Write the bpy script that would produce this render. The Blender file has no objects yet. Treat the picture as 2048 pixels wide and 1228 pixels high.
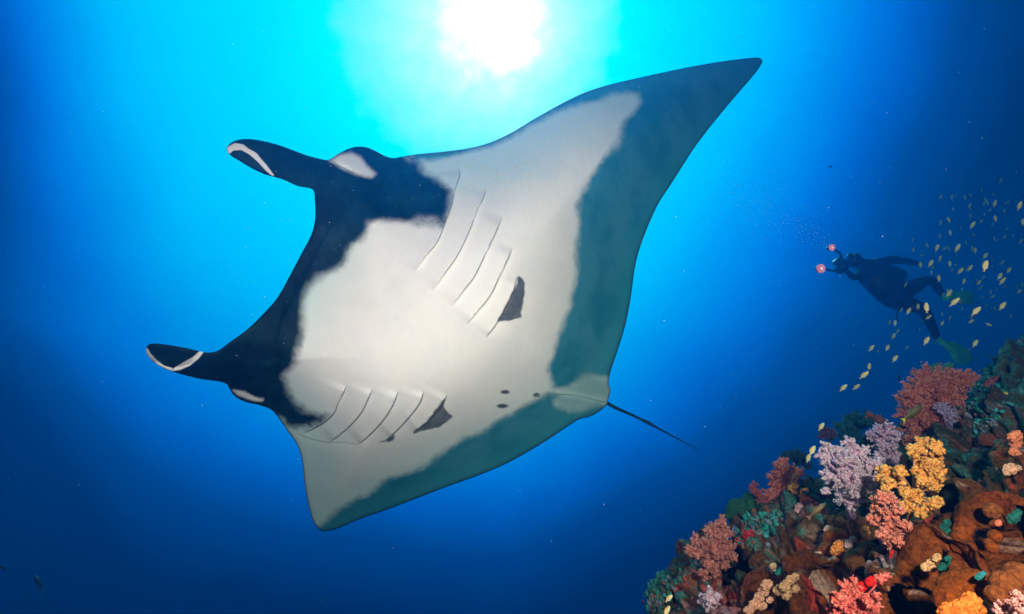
import bpy, bmesh, math, random
import numpy as np
from mathutils import Vector, Matrix, Quaternion
from mathutils.geometry import delaunay_2d_cdt

# ------------------------------------------------------------------ camera
R = math.radians
scene = bpy.context.scene
COL = scene.collection
LENS, PITCH = 20.0, R(20)
cam_d = bpy.data.cameras.new('camera'); cam_d.lens = LENS; cam_d.sensor_width = 36
cam_d.clip_start = .02; cam_d.clip_end = 500
cam = bpy.data.objects.new('camera', cam_d); COL.objects.link(cam)
cam.location = (0, 0, 0); cam.rotation_euler = (R(90) + PITCH, 0, 0)
scene.camera = cam
F = 2048 * LENS / 36
RIGHT = np.array([1., 0, 0]); UP = np.array([0, -math.sin(PITCH), math.cos(PITCH)])
FWD = np.array([0, math.cos(PITCH), math.sin(PITCH)])
def P(px, py, d):
    """where a thing seen at this spot of the photograph stands when it is d metres away"""
    px, py, d = np.broadcast_arrays(np.asarray(px, float), np.asarray(py, float), np.asarray(d, float))
    return (((px - 1024) / F * d)[..., None] * RIGHT + ((614 - py) / F * d)[..., None] * UP + d[..., None] * FWD)
def V(a): return Vector([float(x) for x in a])

# ------------------------------------------------------------------ daylight coming down through the water
SUN = V(P(1000, 35, 1.)).normalized()
world = bpy.data.worlds.new('World'); scene.world = world; world.use_nodes = True
nt = world.node_tree; nt.nodes.clear()
N = nt.nodes.new; L = nt.links.new
out = N('ShaderNodeOutputWorld'); bg = N('ShaderNodeBackground'); L(bg.outputs[0], out.inputs[0])
tc = N('ShaderNodeTexCoord')
nrm = N('ShaderNodeVectorMath'); nrm.operation = 'NORMALIZE'; L(tc.outputs['Generated'], nrm.inputs[0])
def wm(op, a, b=None, c=None, clamp=False):
    n = N('ShaderNodeMath'); n.operation = op; n.use_clamp = clamp
    for i, v in enumerate((a, b, c)):
        if v is None: continue
        if isinstance(v, (int, float)): n.inputs[i].default_value = v
        else: L(v, n.inputs[i])
    return n.outputs[0]
dot = N('ShaderNodeVectorMath'); dot.operation = 'DOT_PRODUCT'; L(nrm.outputs[0], dot.inputs[0]); dot.inputs[1].default_value = SUN
ang = wm('ARCCOSINE', wm('MINIMUM', dot.outputs['Value'], .99999))
sep = N('ShaderNodeSeparateXYZ'); L(nrm.outputs[0], sep.inputs[0])
# the wall of reef on the right (+x) shades the water there; light reaches further down than sideways
xr = wm('MAXIMUM', sep.outputs['X'], 0)
side = wm('MULTIPLY', wm('POWER', xr, 1.1), .52)
xl = wm('MAXIMUM', wm('SUBTRACT', wm('MULTIPLY', sep.outputs['X'], -1), .48), 0)
zz = wm('ADD', wm('MULTIPLY', wm('ABSOLUTE', wm('SUBTRACT', sep.outputs['Z'], .25)), 2.2), .3)
down = wm('MULTIPLY', wm('MAXIMUM', wm('SUBTRACT', .15, sep.outputs['Z']), 0), .2)
side2 = wm('ADD', wm('MULTIPLY', wm('MULTIPLY', wm('MULTIPLY', xl, xl), zz), 9.), down)
nz = N('ShaderNodeTexNoise'); nz.inputs['Scale'].default_value = 9; nz.inputs['Detail'].default_value = 4
L(nrm.outputs[0], nz.inputs['Vector'])
nz2 = N('ShaderNodeTexNoise'); nz2.inputs['Scale'].default_value = 34; nz2.inputs['Detail'].default_value = 5; L(nrm.outputs[0], nz2.inputs['Vector'])
near = wm('SUBTRACT', 1, wm('MULTIPLY', ang, 2.2), clamp=True)       # the rippled surface only shows close to the sun
rip = wm('ADD', wm('MULTIPLY', wm('SUBTRACT', nz.outputs['Fac'], .5), .06), wm('MULTIPLY', wm('MULTIPLY', wm('SUBTRACT', nz2.outputs['Fac'], .5), near), .10))
theta = wm('ADD', wm('ADD', wm('ADD', ang, side), side2), rip)
ramp = N('ShaderNodeValToRGB'); L(wm('DIVIDE', theta, R(100)), ramp.inputs[0])
def lin(c): return [((v / 255) / 12.92 if v <= 10 else ((v / 255 + .055) / 1.055) ** 2.4) for v in c]
STOPS = [(0, (255, 250, 248), 3.4), (3.2, (255, 250, 248), 2.4), (4.8, (255, 244, 244), 1.6), (6.4, (228, 238, 250), 1.25), (9.2, (190, 236, 255), 1.08), (12.8, (125, 236, 255), 1.02), (15, (0, 236, 255), 1.05),
         (21, (0, 219, 255), 1.02), (28, (0, 201, 255), 1), (33, (0, 183, 254), 1), (38, (0, 152, 244), 1), (44, (0, 113, 224), 1), (48, (0, 84, 190), 1),
         (53, (0, 50, 118), 1), (60, (0, 14, 36), 1), (68, (0, 10, 26), 1), (85, (0, 8, 22), 1), (100, (0, 7, 20), 1)]
cr = ramp.color_ramp; cr.interpolation = 'B_SPLINE' if False else 'EASE' if False else 'LINEAR'
for i, (t, c, k) in enumerate(STOPS):
    e = cr.elements[i] if i < 2 else cr.elements.new(t / 100)
for i, (t, c, k) in enumerate(STOPS):
    cr.elements[i].position = t / 100; cr.elements[i].color = [v * k for v in lin(c)] + [1]
L(ramp.outputs[0], bg.inputs['Color'])
bg.inputs['Strength'].default_value = 1.0

sun_d = bpy.data.lights.new('sun', 'SUN'); sun_d.energy = 2.0; sun_d.angle = R(4); sun_d.color = (.25, .82, 1.0)
sun = bpy.data.objects.new('sun', sun_d); COL.objects.link(sun)
sun.rotation_euler = SUN.to_track_quat('Z', 'Y').to_euler()

# the photographer's two strobes, held out on arms beside the camera
def strobe(x, y, z, aim, power, col, size=118):
    d = bpy.data.lights.new('camera_strobe', 'SPOT'); d.energy = power; d.spot_size = R(size); d.spot_blend = 1.0
    d.shadow_soft_size = .05; d.color = col
    o = bpy.data.objects.new('camera_strobe', d); COL.objects.link(o); o.location = (x, y, z)
    o.rotation_euler = (V(aim) - Vector((x, y, z))).to_track_quat('-Z', 'Y').to_euler()
strobe(-.62, -.12, .22, P(680, 590, 2.4), 262, (1, .635, .64), 104)
strobe(.50, -.12, .30, P(1480, 800, 2.4), 262, (1, .67, .58), 124)

scene.view_settings.view_transform = 'Standard'; scene.view_settings.look = 'None'
scene.view_settings.exposure = 0; scene.view_settings.gamma = 1; scene.view_settings.use_curve_mapping = False
scene.render.engine = 'CYCLES'
scene.cycles.use_denoising = True
scene.cycles.max_bounces = 6; scene.cycles.volume_bounces = 1

# ------------------------------------------------------------------ helpers
def tag(o, label=None, cat=None, group=None, kind=None):
    if label: o['label'] = label
    if cat: o['category'] = cat
    if group: o['group'] = group
    if kind: o['kind'] = kind
    return o
def link(name, me, parent=None, loc=None):
    o = bpy.data.objects.new(name, me); COL.objects.link(o)
    if parent is not None: o.parent = parent
    if loc is not None: o.location = loc
    return o
def mesh(name, verts, faces, mat=None, smooth=True, attrs=None):
    me = bpy.data.meshes.new(name)
    verts = np.asarray(verts, np.float32)
    if isinstance(faces, np.ndarray) and faces.ndim == 2:
        n, k = faces.shape
        me.vertices.add(len(verts)); me.vertices.foreach_set('co', verts.ravel())
        me.loops.add(n * k); me.loops.foreach_set('vertex_index', faces.astype(np.int32).ravel())
        me.polygons.add(n); me.polygons.foreach_set('loop_start', np.arange(0, n * k, k, dtype=np.int32))
        me.update(calc_edges=True)
    else:
        me.from_pydata([tuple(map(float, v)) for v in verts], [], faces); me.update()
    if smooth: me.polygons.foreach_set('use_smooth', [True] * len(me.polygons))
    if mat: me.materials.append(mat)
    for k, a in (attrs or {}).items():
        a = np.asarray(a, np.float32)
        if a.ndim == 2:
            at = me.color_attributes.new(k, 'FLOAT_COLOR', 'POINT')
            at.data.foreach_set('color', np.concatenate([a, np.ones((len(a), 1), np.float32)], 1).ravel())
        else:
            at = me.attributes.new(k, 'FLOAT', 'POINT'); at.data.foreach_set('value', a)
    me.validate()
    return me
def sstep(a, b, x):
    t = np.clip((x - a) / (b - a), 0, 1); return t * t * (3 - 2 * t)
def hash3(i, j, k, s=0):
    n = (i.astype(np.int64) * 374761393 + j.astype(np.int64) * 668265263 + k.astype(np.int64) * 2147483647 + s * 974634777) & 0xffffffff
    n = ((n ^ (n >> 13)) * 1274126177) & 0xffffffff
    n = ((n ^ (n >> 16)) * 2246822519) & 0xffffffff
    return ((n ^ (n >> 15)) & 0xffffff) / float(0xffffff)
def vnoise(p, s=0):
    i = np.floor(p); f = p - i; f = f * f * (3 - 2 * f); r = 0
    for a in (0, 1):
        for b in (0, 1):
            for c in (0, 1):
                w = (f[:, 0] if a else 1 - f[:, 0]) * (f[:, 1] if b else 1 - f[:, 1]) * (f[:, 2] if c else 1 - f[:, 2])
                r = r + w * hash3(i[:, 0] + a, i[:, 1] + b, i[:, 2] + c, s)
    return r
def fbm(p, o=4, s=0):
    r = 0; a = .5
    for k in range(o): r = r + a * (vnoise(p * 2 ** k + 17.3 * k, s) - .5) * 2; a *= .5
    return r
def worley(p, s=0):
    i = np.floor(p); best = np.full(len(p), 9.)
    for a in (-1, 0, 1):
        for b in (-1, 0, 1):
            for c in (-1, 0, 1):
                I, J, K = i[:, 0] + a, i[:, 1] + b, i[:, 2] + c
                q = np.stack([I + hash3(I, J, K, s), J + hash3(I, J, K, s + 1), K + hash3(I, J, K, s + 2)], 1)
                best = np.minimum(best, ((q - p) ** 2).sum(1))
    return np.sqrt(best)
def tps(pts):
    c = np.array([(a, b) for a, b, _ in pts], float) / 500; v = np.array([d for _, _, d in pts], float)
    def U(r2): return np.where(r2 > 1e-12, r2 * np.log(np.maximum(r2, 1e-12)), 0)
    n = len(c); A = np.zeros((n + 3, n + 3)); A[:n, :n] = U(((c[:, None] - c[None]) ** 2).sum(-1)) + np.eye(n) * 1e-3
    A[:n, n] = 1; A[:n, n + 1:] = c; A[n, :n] = 1; A[n + 1:, :n] = c.T
    w = np.linalg.solve(A, np.concatenate([v, [0, 0, 0]]))
    def f(x, y):
        x = np.atleast_1d(np.asarray(x, float)); y = np.atleast_1d(np.asarray(y, float))
        q = np.stack([x, y], 1) / 500
        return U(((q[:, None] - c[None]) ** 2).sum(-1)) @ w[:n] + w[n] + q @ w[n + 1:]
    return f
def seg_dist(pts, poly, closed=True):
    """distance, side sign, position along (0..1)"""
    a = np.array(poly, float); b = np.roll(a, -1, 0) if closed else a[1:]
    if not closed: a = a[:-1]
    ln = np.hypot(*(b - a).T); cum = np.concatenate([[0], np.cumsum(ln)])
    best = np.full(len(pts), 1e9); sg = np.zeros(len(pts)); tt = np.zeros(len(pts))
    for k in range(len(a)):
        d = b[k] - a[k]; r = pts - a[k]
        t = np.clip((r @ d) / max(d @ d, 1e-9), 0, 1); q = r - t[:, None] * d
        ds = np.hypot(q[:, 0], q[:, 1]); m = ds < best
        best[m] = ds[m]; sg[m] = np.sign(d[0] * r[m, 1] - d[1] * r[m, 0]); tt[m] = (cum[k] + t[m] * ln[k]) / cum[-1]
    return best, sg, tt
def inside(pts, poly):
    a = np.array(poly, float); b = np.roll(a, -1, 0); c = np.zeros(len(pts), bool); x, y = pts.T
    for (x1, y1), (x2, y2) in zip(a, b):
        if y1 == y2: continue
        c ^= ((y1 > y) != (y2 > y)) & (x < (x2 - x1) * (y - y1) / (y2 - y1) + x1)
    return c
def sdf(pts, poly):
    d, _, _ = seg_dist(pts, poly); return np.where(inside(pts, poly), d, -d)
def smooth_line(pts, closed=True, step=5.0):
    p = np.array(pts, float); n = len(p); o = []
    for i in range(n if closed else n - 1):
        if closed: a, b, c, d = p[(i - 1) % n], p[i], p[(i + 1) % n], p[(i + 2) % n]
        else: a, b, c, d = p[max(i - 1, 0)], p[i], p[i + 1], p[min(i + 2, n - 1)]
        # centripetal spacing keeps sharp corners from overshooting
        k = max(1, int(math.ceil(np.linalg.norm(c - b) / step)))
        t0 = 0; t1 = max(np.linalg.norm(b - a), 1e-3) ** .5; t2 = t1 + max(np.linalg.norm(c - b), 1e-3) ** .5; t3 = t2 + max(np.linalg.norm(d - c), 1e-3) ** .5
        for j in range(k):
            t = t1 + (t2 - t1) * j / k
            A1 = (t1 - t) / (t1 - t0) * a + (t - t0) / (t1 - t0) * b; A2 = (t2 - t) / (t2 - t1) * b + (t - t1) / (t2 - t1) * c
            A3 = (t3 - t) / (t3 - t2) * c + (t - t2) / (t3 - t2) * d
            B1 = (t2 - t) / (t2 - t0) * A1 + (t - t0) / (t2 - t0) * A2; B2 = (t3 - t) / (t3 - t1) * A2 + (t - t1) / (t3 - t1) * A3
            o.append((t2 - t) / (t2 - t1) * B1 + (t - t1) / (t2 - t1) * B2)
    if not closed: o.append(p[-1])
    return np.array(o)
def tube(path, rad, sides=6, cap=True):
    path = [V(p) for p in path]; vs = []; fs = []; n = len(path); prev = None
    for i, p in enumerate(path):
        t = (path[min(i + 1, n - 1)] - path[max(i - 1, 0)])
        t = t.normalized() if t.length > 1e-9 else Vector((0, 0, 1))
        u = (prev - t * prev.dot(t)) if prev is not None else t.orthogonal()
        if u.length < 1e-6: u = t.orthogonal()
        u.normalize(); prev = u; w = t.cross(u)
        r = rad[i] if hasattr(rad, '__len__') else rad
        for k in range(sides):
            a = 2 * math.pi * k / sides; vs.append(p + (u * math.cos(a) + w * math.sin(a)) * r)
    for i in range(n - 1):
        for k in range(sides):
            fs.append((i * sides + k, i * sides + (k + 1) % sides, (i + 1) * sides + (k + 1) % sides, (i + 1) * sides + k))
    if cap: fs.append(tuple(range(sides))[::-1]); fs.append(tuple((n - 1) * sides + k for k in range(sides)))
    return vs, fs
def join(parts):
    vs = []; fs = []
    for v, f in parts:
        o = len(vs); vs += list(v); fs += [tuple(i + o for i in q) for q in f]
    return vs, fs
def ico(sub):
    bm = bmesh.new(); bmesh.ops.create_icosphere(bm, subdivisions=sub, radius=1)
    v = np.array([x.co[:] for x in bm.verts]); f = np.array([[a.index for a in q.verts] for q in bm.faces]); bm.free(); return v, f
ICO = {k: ico(k) for k in (1, 2, 3, 4, 5)}

def material(name, rough=.6, spec=.3):
    m = bpy.data.materials.new(name); m.use_nodes = True; b = m.node_tree.nodes['Principled BSDF']
    b.inputs['Roughness'].default_value = rough; b.inputs['Specular IOR Level'].default_value = spec
    return m, b
def simple_mat(name, col, rough=.6, var=.25, scale=40, spec=.3, bump=.2, bdist=.004):
    m, b = material(name, rough, spec); t = m.node_tree; n = t.nodes.new; l = t.links.new
    c = n('ShaderNodeTexCoord'); z = n('ShaderNodeTexNoise'); z.inputs['Scale'].default_value = scale; z.inputs['Detail'].default_value = 5
    l(c.outputs['Object'], z.inputs['Vector'])
    r = n('ShaderNodeValToRGB'); r.color_ramp.elements[0].position = .3; r.color_ramp.elements[1].position = .7
    r.color_ramp.elements[0].color = [v * (1 - var) for v in col] + [1]; r.color_ramp.elements[1].color = [min(1, v * (1 + var)) for v in col] + [1]
    l(z.outputs['Fac'], r.inputs[0]); l(r.outputs[0], b.inputs['Base Color'])
    if bump:
        bp = n('ShaderNodeBump'); bp.inputs['Strength'].default_value = bump; bp.inputs['Distance'].default_value = bdist
        l(z.outputs['Fac'], bp.inputs['Height']); l(bp.outputs[0], b.inputs['Normal'])
    return m
def vcol_mat(name, rough=.7, scale=60, lo=.6, hi=1.4, bump=.5, bdist=.004, spec=.2, trans=0.):
    """pigment from the mesh's own colour attribute, broken up by fine grain"""
    m, b = material(name, rough, spec); t = m.node_tree; n = t.nodes.new; l = t.links.new
    a = n('ShaderNodeAttribute'); a.attribute_name = 'pigment'
    c = n('ShaderNodeTexCoord'); z = n('ShaderNodeTexNoise'); z.inputs['Scale'].default_value = scale; z.inputs['Detail'].default_value = 8; z.inputs['Roughness'].default_value = .65
    l(c.outputs['Object'], z.inputs['Vector'])
    mr = n('ShaderNodeMapRange'); mr.inputs['From Min'].default_value = .3; mr.inputs['From Max'].default_value = .7; mr.inputs['To Min'].default_value = lo; mr.inputs['To Max'].default_value = hi
    l(z.outputs['Fac'], mr.inputs['Value'])
    vm = n('ShaderNodeVectorMath'); vm.operation = 'SCALE'; l(a.outputs['Color'], vm.inputs[0]); l(mr.outputs[0], vm.inputs['Scale'])
    l(vm.outputs[0], b.inputs['Base Color'])
    if bump:
        bp = n('ShaderNodeBump'); bp.inputs['Strength'].default_value = bump; bp.inputs['Distance'].default_value = bdist
        l(z.outputs['Fac'], bp.inputs['Height']); l(bp.outputs[0], b.inputs['Normal'])
    if trans:
        tr = n('ShaderNodeBsdfTranslucent'); l(vm.outputs[0], tr.inputs['Color'])
        mx = n('ShaderNodeMixShader'); mx.inputs[0].default_value = trans
        o = t.nodes['Material Output']; l(b.outputs[0], mx.inputs[1]); l(tr.outputs[0], mx.inputs[2]); l(mx.outputs[0], o.inputs[0])
    return m

# ------------------------------------------------------------------ the water itself
hm = bpy.data.materials.new('sea_water_haze'); hm.use_nodes = True; hn = hm.node_tree; hn.nodes.clear()
ho = hn.nodes.new('ShaderNodeOutputMaterial'); hv = hn.nodes.new('ShaderNodeVolumePrincipled'); hn.links.new(hv.outputs[0], ho.inputs['Volume'])
hv.inputs['Color'].default_value = (.0, .13, .43, 1); hv.inputs['Absorption Color'].default_value = (.0, .95, .99, 1)
hv.inputs['Density'].default_value = 0.09; hv.inputs['Anisotropy'].default_value = .75
HX = 10.
hvs = [(x, y, z) for x in (-HX, HX) for y in (-4, 12) for z in (-5, 4.5)]
link('haze', mesh('haze', hvs, [(0, 1, 3, 2), (4, 6, 7, 5), (0, 4, 5, 1), (2, 3, 7, 6), (0, 2, 6, 4), (1, 5, 7, 3)], hm, smooth=False))['kind'] = 'stuff'

# ------------------------------------------------------------------ reef slope
reef_depth = tps([(1180, 1400, 2.1), (1290, 1200, 2.35), (1400, 1040, 2.45), (1500, 1000, 2.4), (1600, 950, 2.4), (1720, 860, 2.55), (1880, 770, 2.85), (2048, 665, 3.0), (2300, 480, 3.4),
                  (1500, 1228, 1.75), (1600, 1100, 1.95), (1700, 1228, 1.35), (1750, 1050, 1.8), (1850, 950, 1.95), (1900, 1228, 1.02), (2048, 1228, .88), (1950, 1050, 1.4),
                  (2048, 1000, 1.35), (2048, 850, 1.75), (2000, 780, 2.3), (2300, 1228, .75), (2300, 900, 1.4), (2048, 1500, .6), (1600, 1500, 1.0), (2400, 1600, .5)])
EDGE = smooth_line([(1150, 1420), (1232, 1290), (1283, 1198), (1325, 1135), (1368, 1070), (1405, 1045), (1450, 1022), (1490, 1005), (1545, 985), (1610, 955), (1668, 905), (1725, 868), (1790, 830), (1850, 800), (1905, 785),
                    (1940, 752), (1985, 712), (2048, 664), (2150, 590), (2320, 470)], False, 2.6)
BACK = P(0, 0, 1) * 0 + np.array([.25, .85, -.35])
def reef_disp(w):
    st = w @ np.array([[1, .0, .0], [0, 1, 0], [0, 0, 1]])
    h = .02 * (1 - np.clip(worley(st * 4.2, 5) / .75, 0, 1) ** 2)
    h += .012 * (1 - np.clip(worley(st * 10 + 3, 9) / .8, 0, 1) ** 2)
    h += .008 * (1 - np.clip(worley(st * 26 + 7, 13) / .8, 0, 1) ** 2)
    h += .05 * fbm(st * 3, 4, 21) + .012 * fbm(st * 34, 4, 31) + .006 * (1 - np.clip(worley(st * 60, 17) / .8, 0, 1) ** 2)
    return h
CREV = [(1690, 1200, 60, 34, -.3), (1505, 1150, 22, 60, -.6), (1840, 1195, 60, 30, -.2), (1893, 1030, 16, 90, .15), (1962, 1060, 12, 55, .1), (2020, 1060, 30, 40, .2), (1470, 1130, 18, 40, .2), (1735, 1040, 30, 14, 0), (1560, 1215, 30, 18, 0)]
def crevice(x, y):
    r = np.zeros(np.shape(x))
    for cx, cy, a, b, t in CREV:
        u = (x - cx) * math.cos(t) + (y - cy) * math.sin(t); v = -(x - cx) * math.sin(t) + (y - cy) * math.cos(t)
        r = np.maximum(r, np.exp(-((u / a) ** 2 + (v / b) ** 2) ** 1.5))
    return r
def domes(x, y):
    """swellings of the overgrown rock: three sizes, merged where they meet"""
    rng = random.Random(14); q = np.stack([x, y, 0 * x], 1)
    wx = x + 9 * fbm(q / 38, 3, 5) + 3 * fbm(q / 9, 2, 6); wy = y + 9 * fbm(q / 38, 3, 7) + 3 * fbm(q / 9, 2, 8)
    tot = np.zeros(len(x))
    for (n, r0, r1, k) in ((150, 26, 62, .00125), (700, 11, 27, .00125), (3600, 4, 10, .0018)):
        lev = np.zeros(len(x))
        for i in range(n):
            cx, cy = rng.uniform(1270, 2200), rng.uniform(720, 1400)
            r = rng.uniform(r0, r1); st = rng.uniform(1.0, 1.9); an = R(rng.uniform(-75, -25))
            a_, b_ = r * st, r
            m = np.nonzero((np.abs(wx - cx) < a_) & (np.abs(wy - cy) < a_))[0]
            if not len(m): continue
            u = (wx[m] - cx) * math.cos(an) + (wy[m] - cy) * math.sin(an); v = -(wx[m] - cx) * math.sin(an) + (wy[m] - cy) * math.cos(an)
            t = 1 - (u / a_) ** 2 - (v / b_) ** 2; h = k * r * np.sqrt(np.clip(t, 0, 1)) * rng.uniform(.6, 1.15)
            lev[m] = np.maximum(lev[m], h)
        tot += lev
    return tot
def build_reef():
    n_in, n_back = 420, 60
    tgt = np.stack([np.linspace(1500, 2900, len(EDGE)), np.linspace(1800, 1250, len(EDGE))], 1)
    rows = []; cvs = []; qs = []
    v = (np.arange(n_in) / (n_in - 1)) ** 1.15
    nE = len(EDGE)
    for t in v: 
        q = EDGE * (1 - t) + tgt * t
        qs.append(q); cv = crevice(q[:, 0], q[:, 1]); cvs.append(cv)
        d = reef_depth(q[:, 0], q[:, 1]) * (1 + .16 * cv)
        rows.append(P(q[:, 0], q[:, 1], np.maximum(d, .35)))
    base = rows[0]
    backs = []
    for k in range(1, n_back + 1):
        s = (k / n_back) ** 1.3 * 2.4
        backs.append(base + s * BACK * np.array([1, 1, 1]) + np.array([0, 0, -.10]) * s * s + np.array([.3, 0, -.18]) * min(s, .5))
    G = np.array(backs[::-1] + rows)                       # rows x cols x 3
    du = np.gradient(G, axis=1); dv = np.gradient(G, axis=0)
    nr = np.cross(du, dv); nr /= np.maximum(np.linalg.norm(nr, axis=2, keepdims=True), 1e-9)
    if nr[n_back + 100, nE // 2] @ (-G[n_back + 100, nE // 2]) < 0: nr = -nr
    W = G.reshape(-1, 3); Q = np.concatenate(qs); dm = domes(Q[:, 0], Q[:, 1]) * np.concatenate([[.0]] and [reef_depth(Q[:, 0], Q[:, 1])])
    h = reef_disp(W) - .075; h[n_back * nE:] += (dm - .062) * (1 - .6 * np.concatenate(cvs)) * np.repeat(sstep(-.3, 1, np.arange(n_in) / 40.), nE); h[n_back * nE:] -= .018; h[:n_back * nE] -= .03
    fade = np.ones(G.shape[:2]); fade[n_back - 2:n_back + 30] = .75
    W2 = W + nr.reshape(-1, 3) * (h * fade.ravel())[:, None]
    nr_, nc_ = G.shape[:2]
    idx = np.arange(nr_ * nc_).reshape(nr_, nc_)
    fs = np.stack([idx[:-1, :-1], idx[:-1, 1:], idx[1:, 1:], idx[1:, :-1]], -1).reshape(-1, 4)
    if True:
        a = W2[fs[:, 1]] - W2[fs[:, 0]]; 
    # pigment, with the shade of the crevices painted in
    dist = np.linalg.norm(W, axis=1)
    n1 = fbm(W * 2.2, 4, 41); n2 = fbm(W * 7, 4, 51); n3 = fbm(W * 16, 4, 61); n4 = fbm(W * 5 + 9, 3, 71)
    brown = np.array([.125, .036, .005]); olive = np.array([.036, .028, .006]); rust = np.array([.32, .070, .008])
    c = brown + (olive - brown) * sstep(-.1, .25, n1)[:, None]
    c = c + (rust - c) * (sstep(.0, .4, n2) * .7)[:, None]
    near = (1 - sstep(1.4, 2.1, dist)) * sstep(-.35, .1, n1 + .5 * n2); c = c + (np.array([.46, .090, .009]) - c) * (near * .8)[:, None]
    pink = np.array([.42, .17, .20]); tealc = np.array([.03, .26, .23]); pale = np.array([.55, .38, .30]); redc = np.array([.5, .05, .04])
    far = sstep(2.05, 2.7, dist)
    m = sstep(.10, .17, fbm(W * 30, 4, 63) + n2 * .25 - .04) * (1 - far * .6) * sstep(-.02, .1, n4)
    c = c + (pink - c) * (m * .8)[:, None]
    m = sstep(.20, .25, fbm(W * 42, 4, 64) * .75 + n4 * .3)
    c = c + (pale - c) * (m * .6 * (1 - far))[:, None]
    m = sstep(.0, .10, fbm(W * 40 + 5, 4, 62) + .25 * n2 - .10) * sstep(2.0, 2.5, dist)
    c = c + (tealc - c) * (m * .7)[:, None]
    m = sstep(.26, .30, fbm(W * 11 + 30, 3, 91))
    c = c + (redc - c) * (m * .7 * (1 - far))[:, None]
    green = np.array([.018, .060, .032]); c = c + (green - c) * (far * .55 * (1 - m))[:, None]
    crev_shade = np.concatenate([np.zeros(n_back * nE), np.concatenate(cvs)])[:, None]; c = c * (1 - .85 * crev_shade) + np.array([.008, .006, .005]) * .85 * crev_shade  # shade of the crevices, painted as near-black colour
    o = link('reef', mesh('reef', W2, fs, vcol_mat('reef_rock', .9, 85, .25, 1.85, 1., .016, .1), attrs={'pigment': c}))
    tag(o, 'steep reef slope of brown overgrown rock at lower right', None, None, 'structure')
    return nE
build_reef()

# blobs (sponges, mounds): several swollen lobes merged into one rough body
def blob_geo(c, r, stretch=(1, 1, 1), rot=None, seed=0, sub=3, lump=.16, fuzz=.05, freq=3.0):
    v, f = ICO[sub]; q = v * freq / 2 + seed * 3.7
    h = 1 + lump * 1.6 * ((1 - np.clip(worley(q, seed) / .95, 0, 1) ** 2) - .45) + lump * .5 * fbm(q * .8, 2, seed + 3) + fuzz * fbm(v * freq * 5 + seed, 3, seed)
    w = v * h[:, None] * np.array(stretch) * r
    if rot is not None: w = w @ np.array(rot.to_matrix()).T
    return w + np.asarray(c), f, h
def colmix(a, b, t): return np.asarray(a) * (1 - t[:, None]) + np.asarray(b) * t[:, None]
MAT_LUMP = vcol_mat('lumpy_growth', .95, 110, .40, 1.65, 1., .009, .08)
MAT_SOFT = vcol_mat('soft_coral_flesh', .6, 120, .8, 1.2, .2, .002, trans=.25)
MAT_POLYP = vcol_mat('soft_coral_polyps', .6, 200, .85, 1.15, 0, .002, trans=.3)
DIAG = Quaternion(V(FWD), R(0))
def blobs(name, label, cat, lobes, depth, c1, c2, seed, lump=.16, fuzz=.06, freq=3., sub=3, stretch=(1, 1, 1), group=None):
    VV = []; FF = []; CC = []; off = 0; rng = random.Random(seed)
    for i, (x, y, r) in enumerate(lobes):
        d = (reef_depth(x, y)[0] - .02 if depth is None else depth) + rng.uniform(0, .03)
        rr = r / F * d
        w, f, h = blob_geo(P(x, y, d), rr, stretch, Quaternion(V(FWD), -R(rng.uniform(20, 60))), seed * 7 + i, sub, lump, fuzz, freq)
        t = np.clip((h - .85) * 2 + .4 * fbm(w * 30, 3, seed), 0, 1)
        VV.append(w); FF.append(f + off); CC.append(colmix(c1, c2, t)); off += len(w)
    W = np.concatenate(VV); cen = W.mean(0); 
    o = link(name, mesh(name, W - cen, np.concatenate(FF), MAT_LUMP, attrs={'pigment': np.concatenate(CC)}), loc=V(cen))
    return tag(o, label, cat, group)

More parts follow.
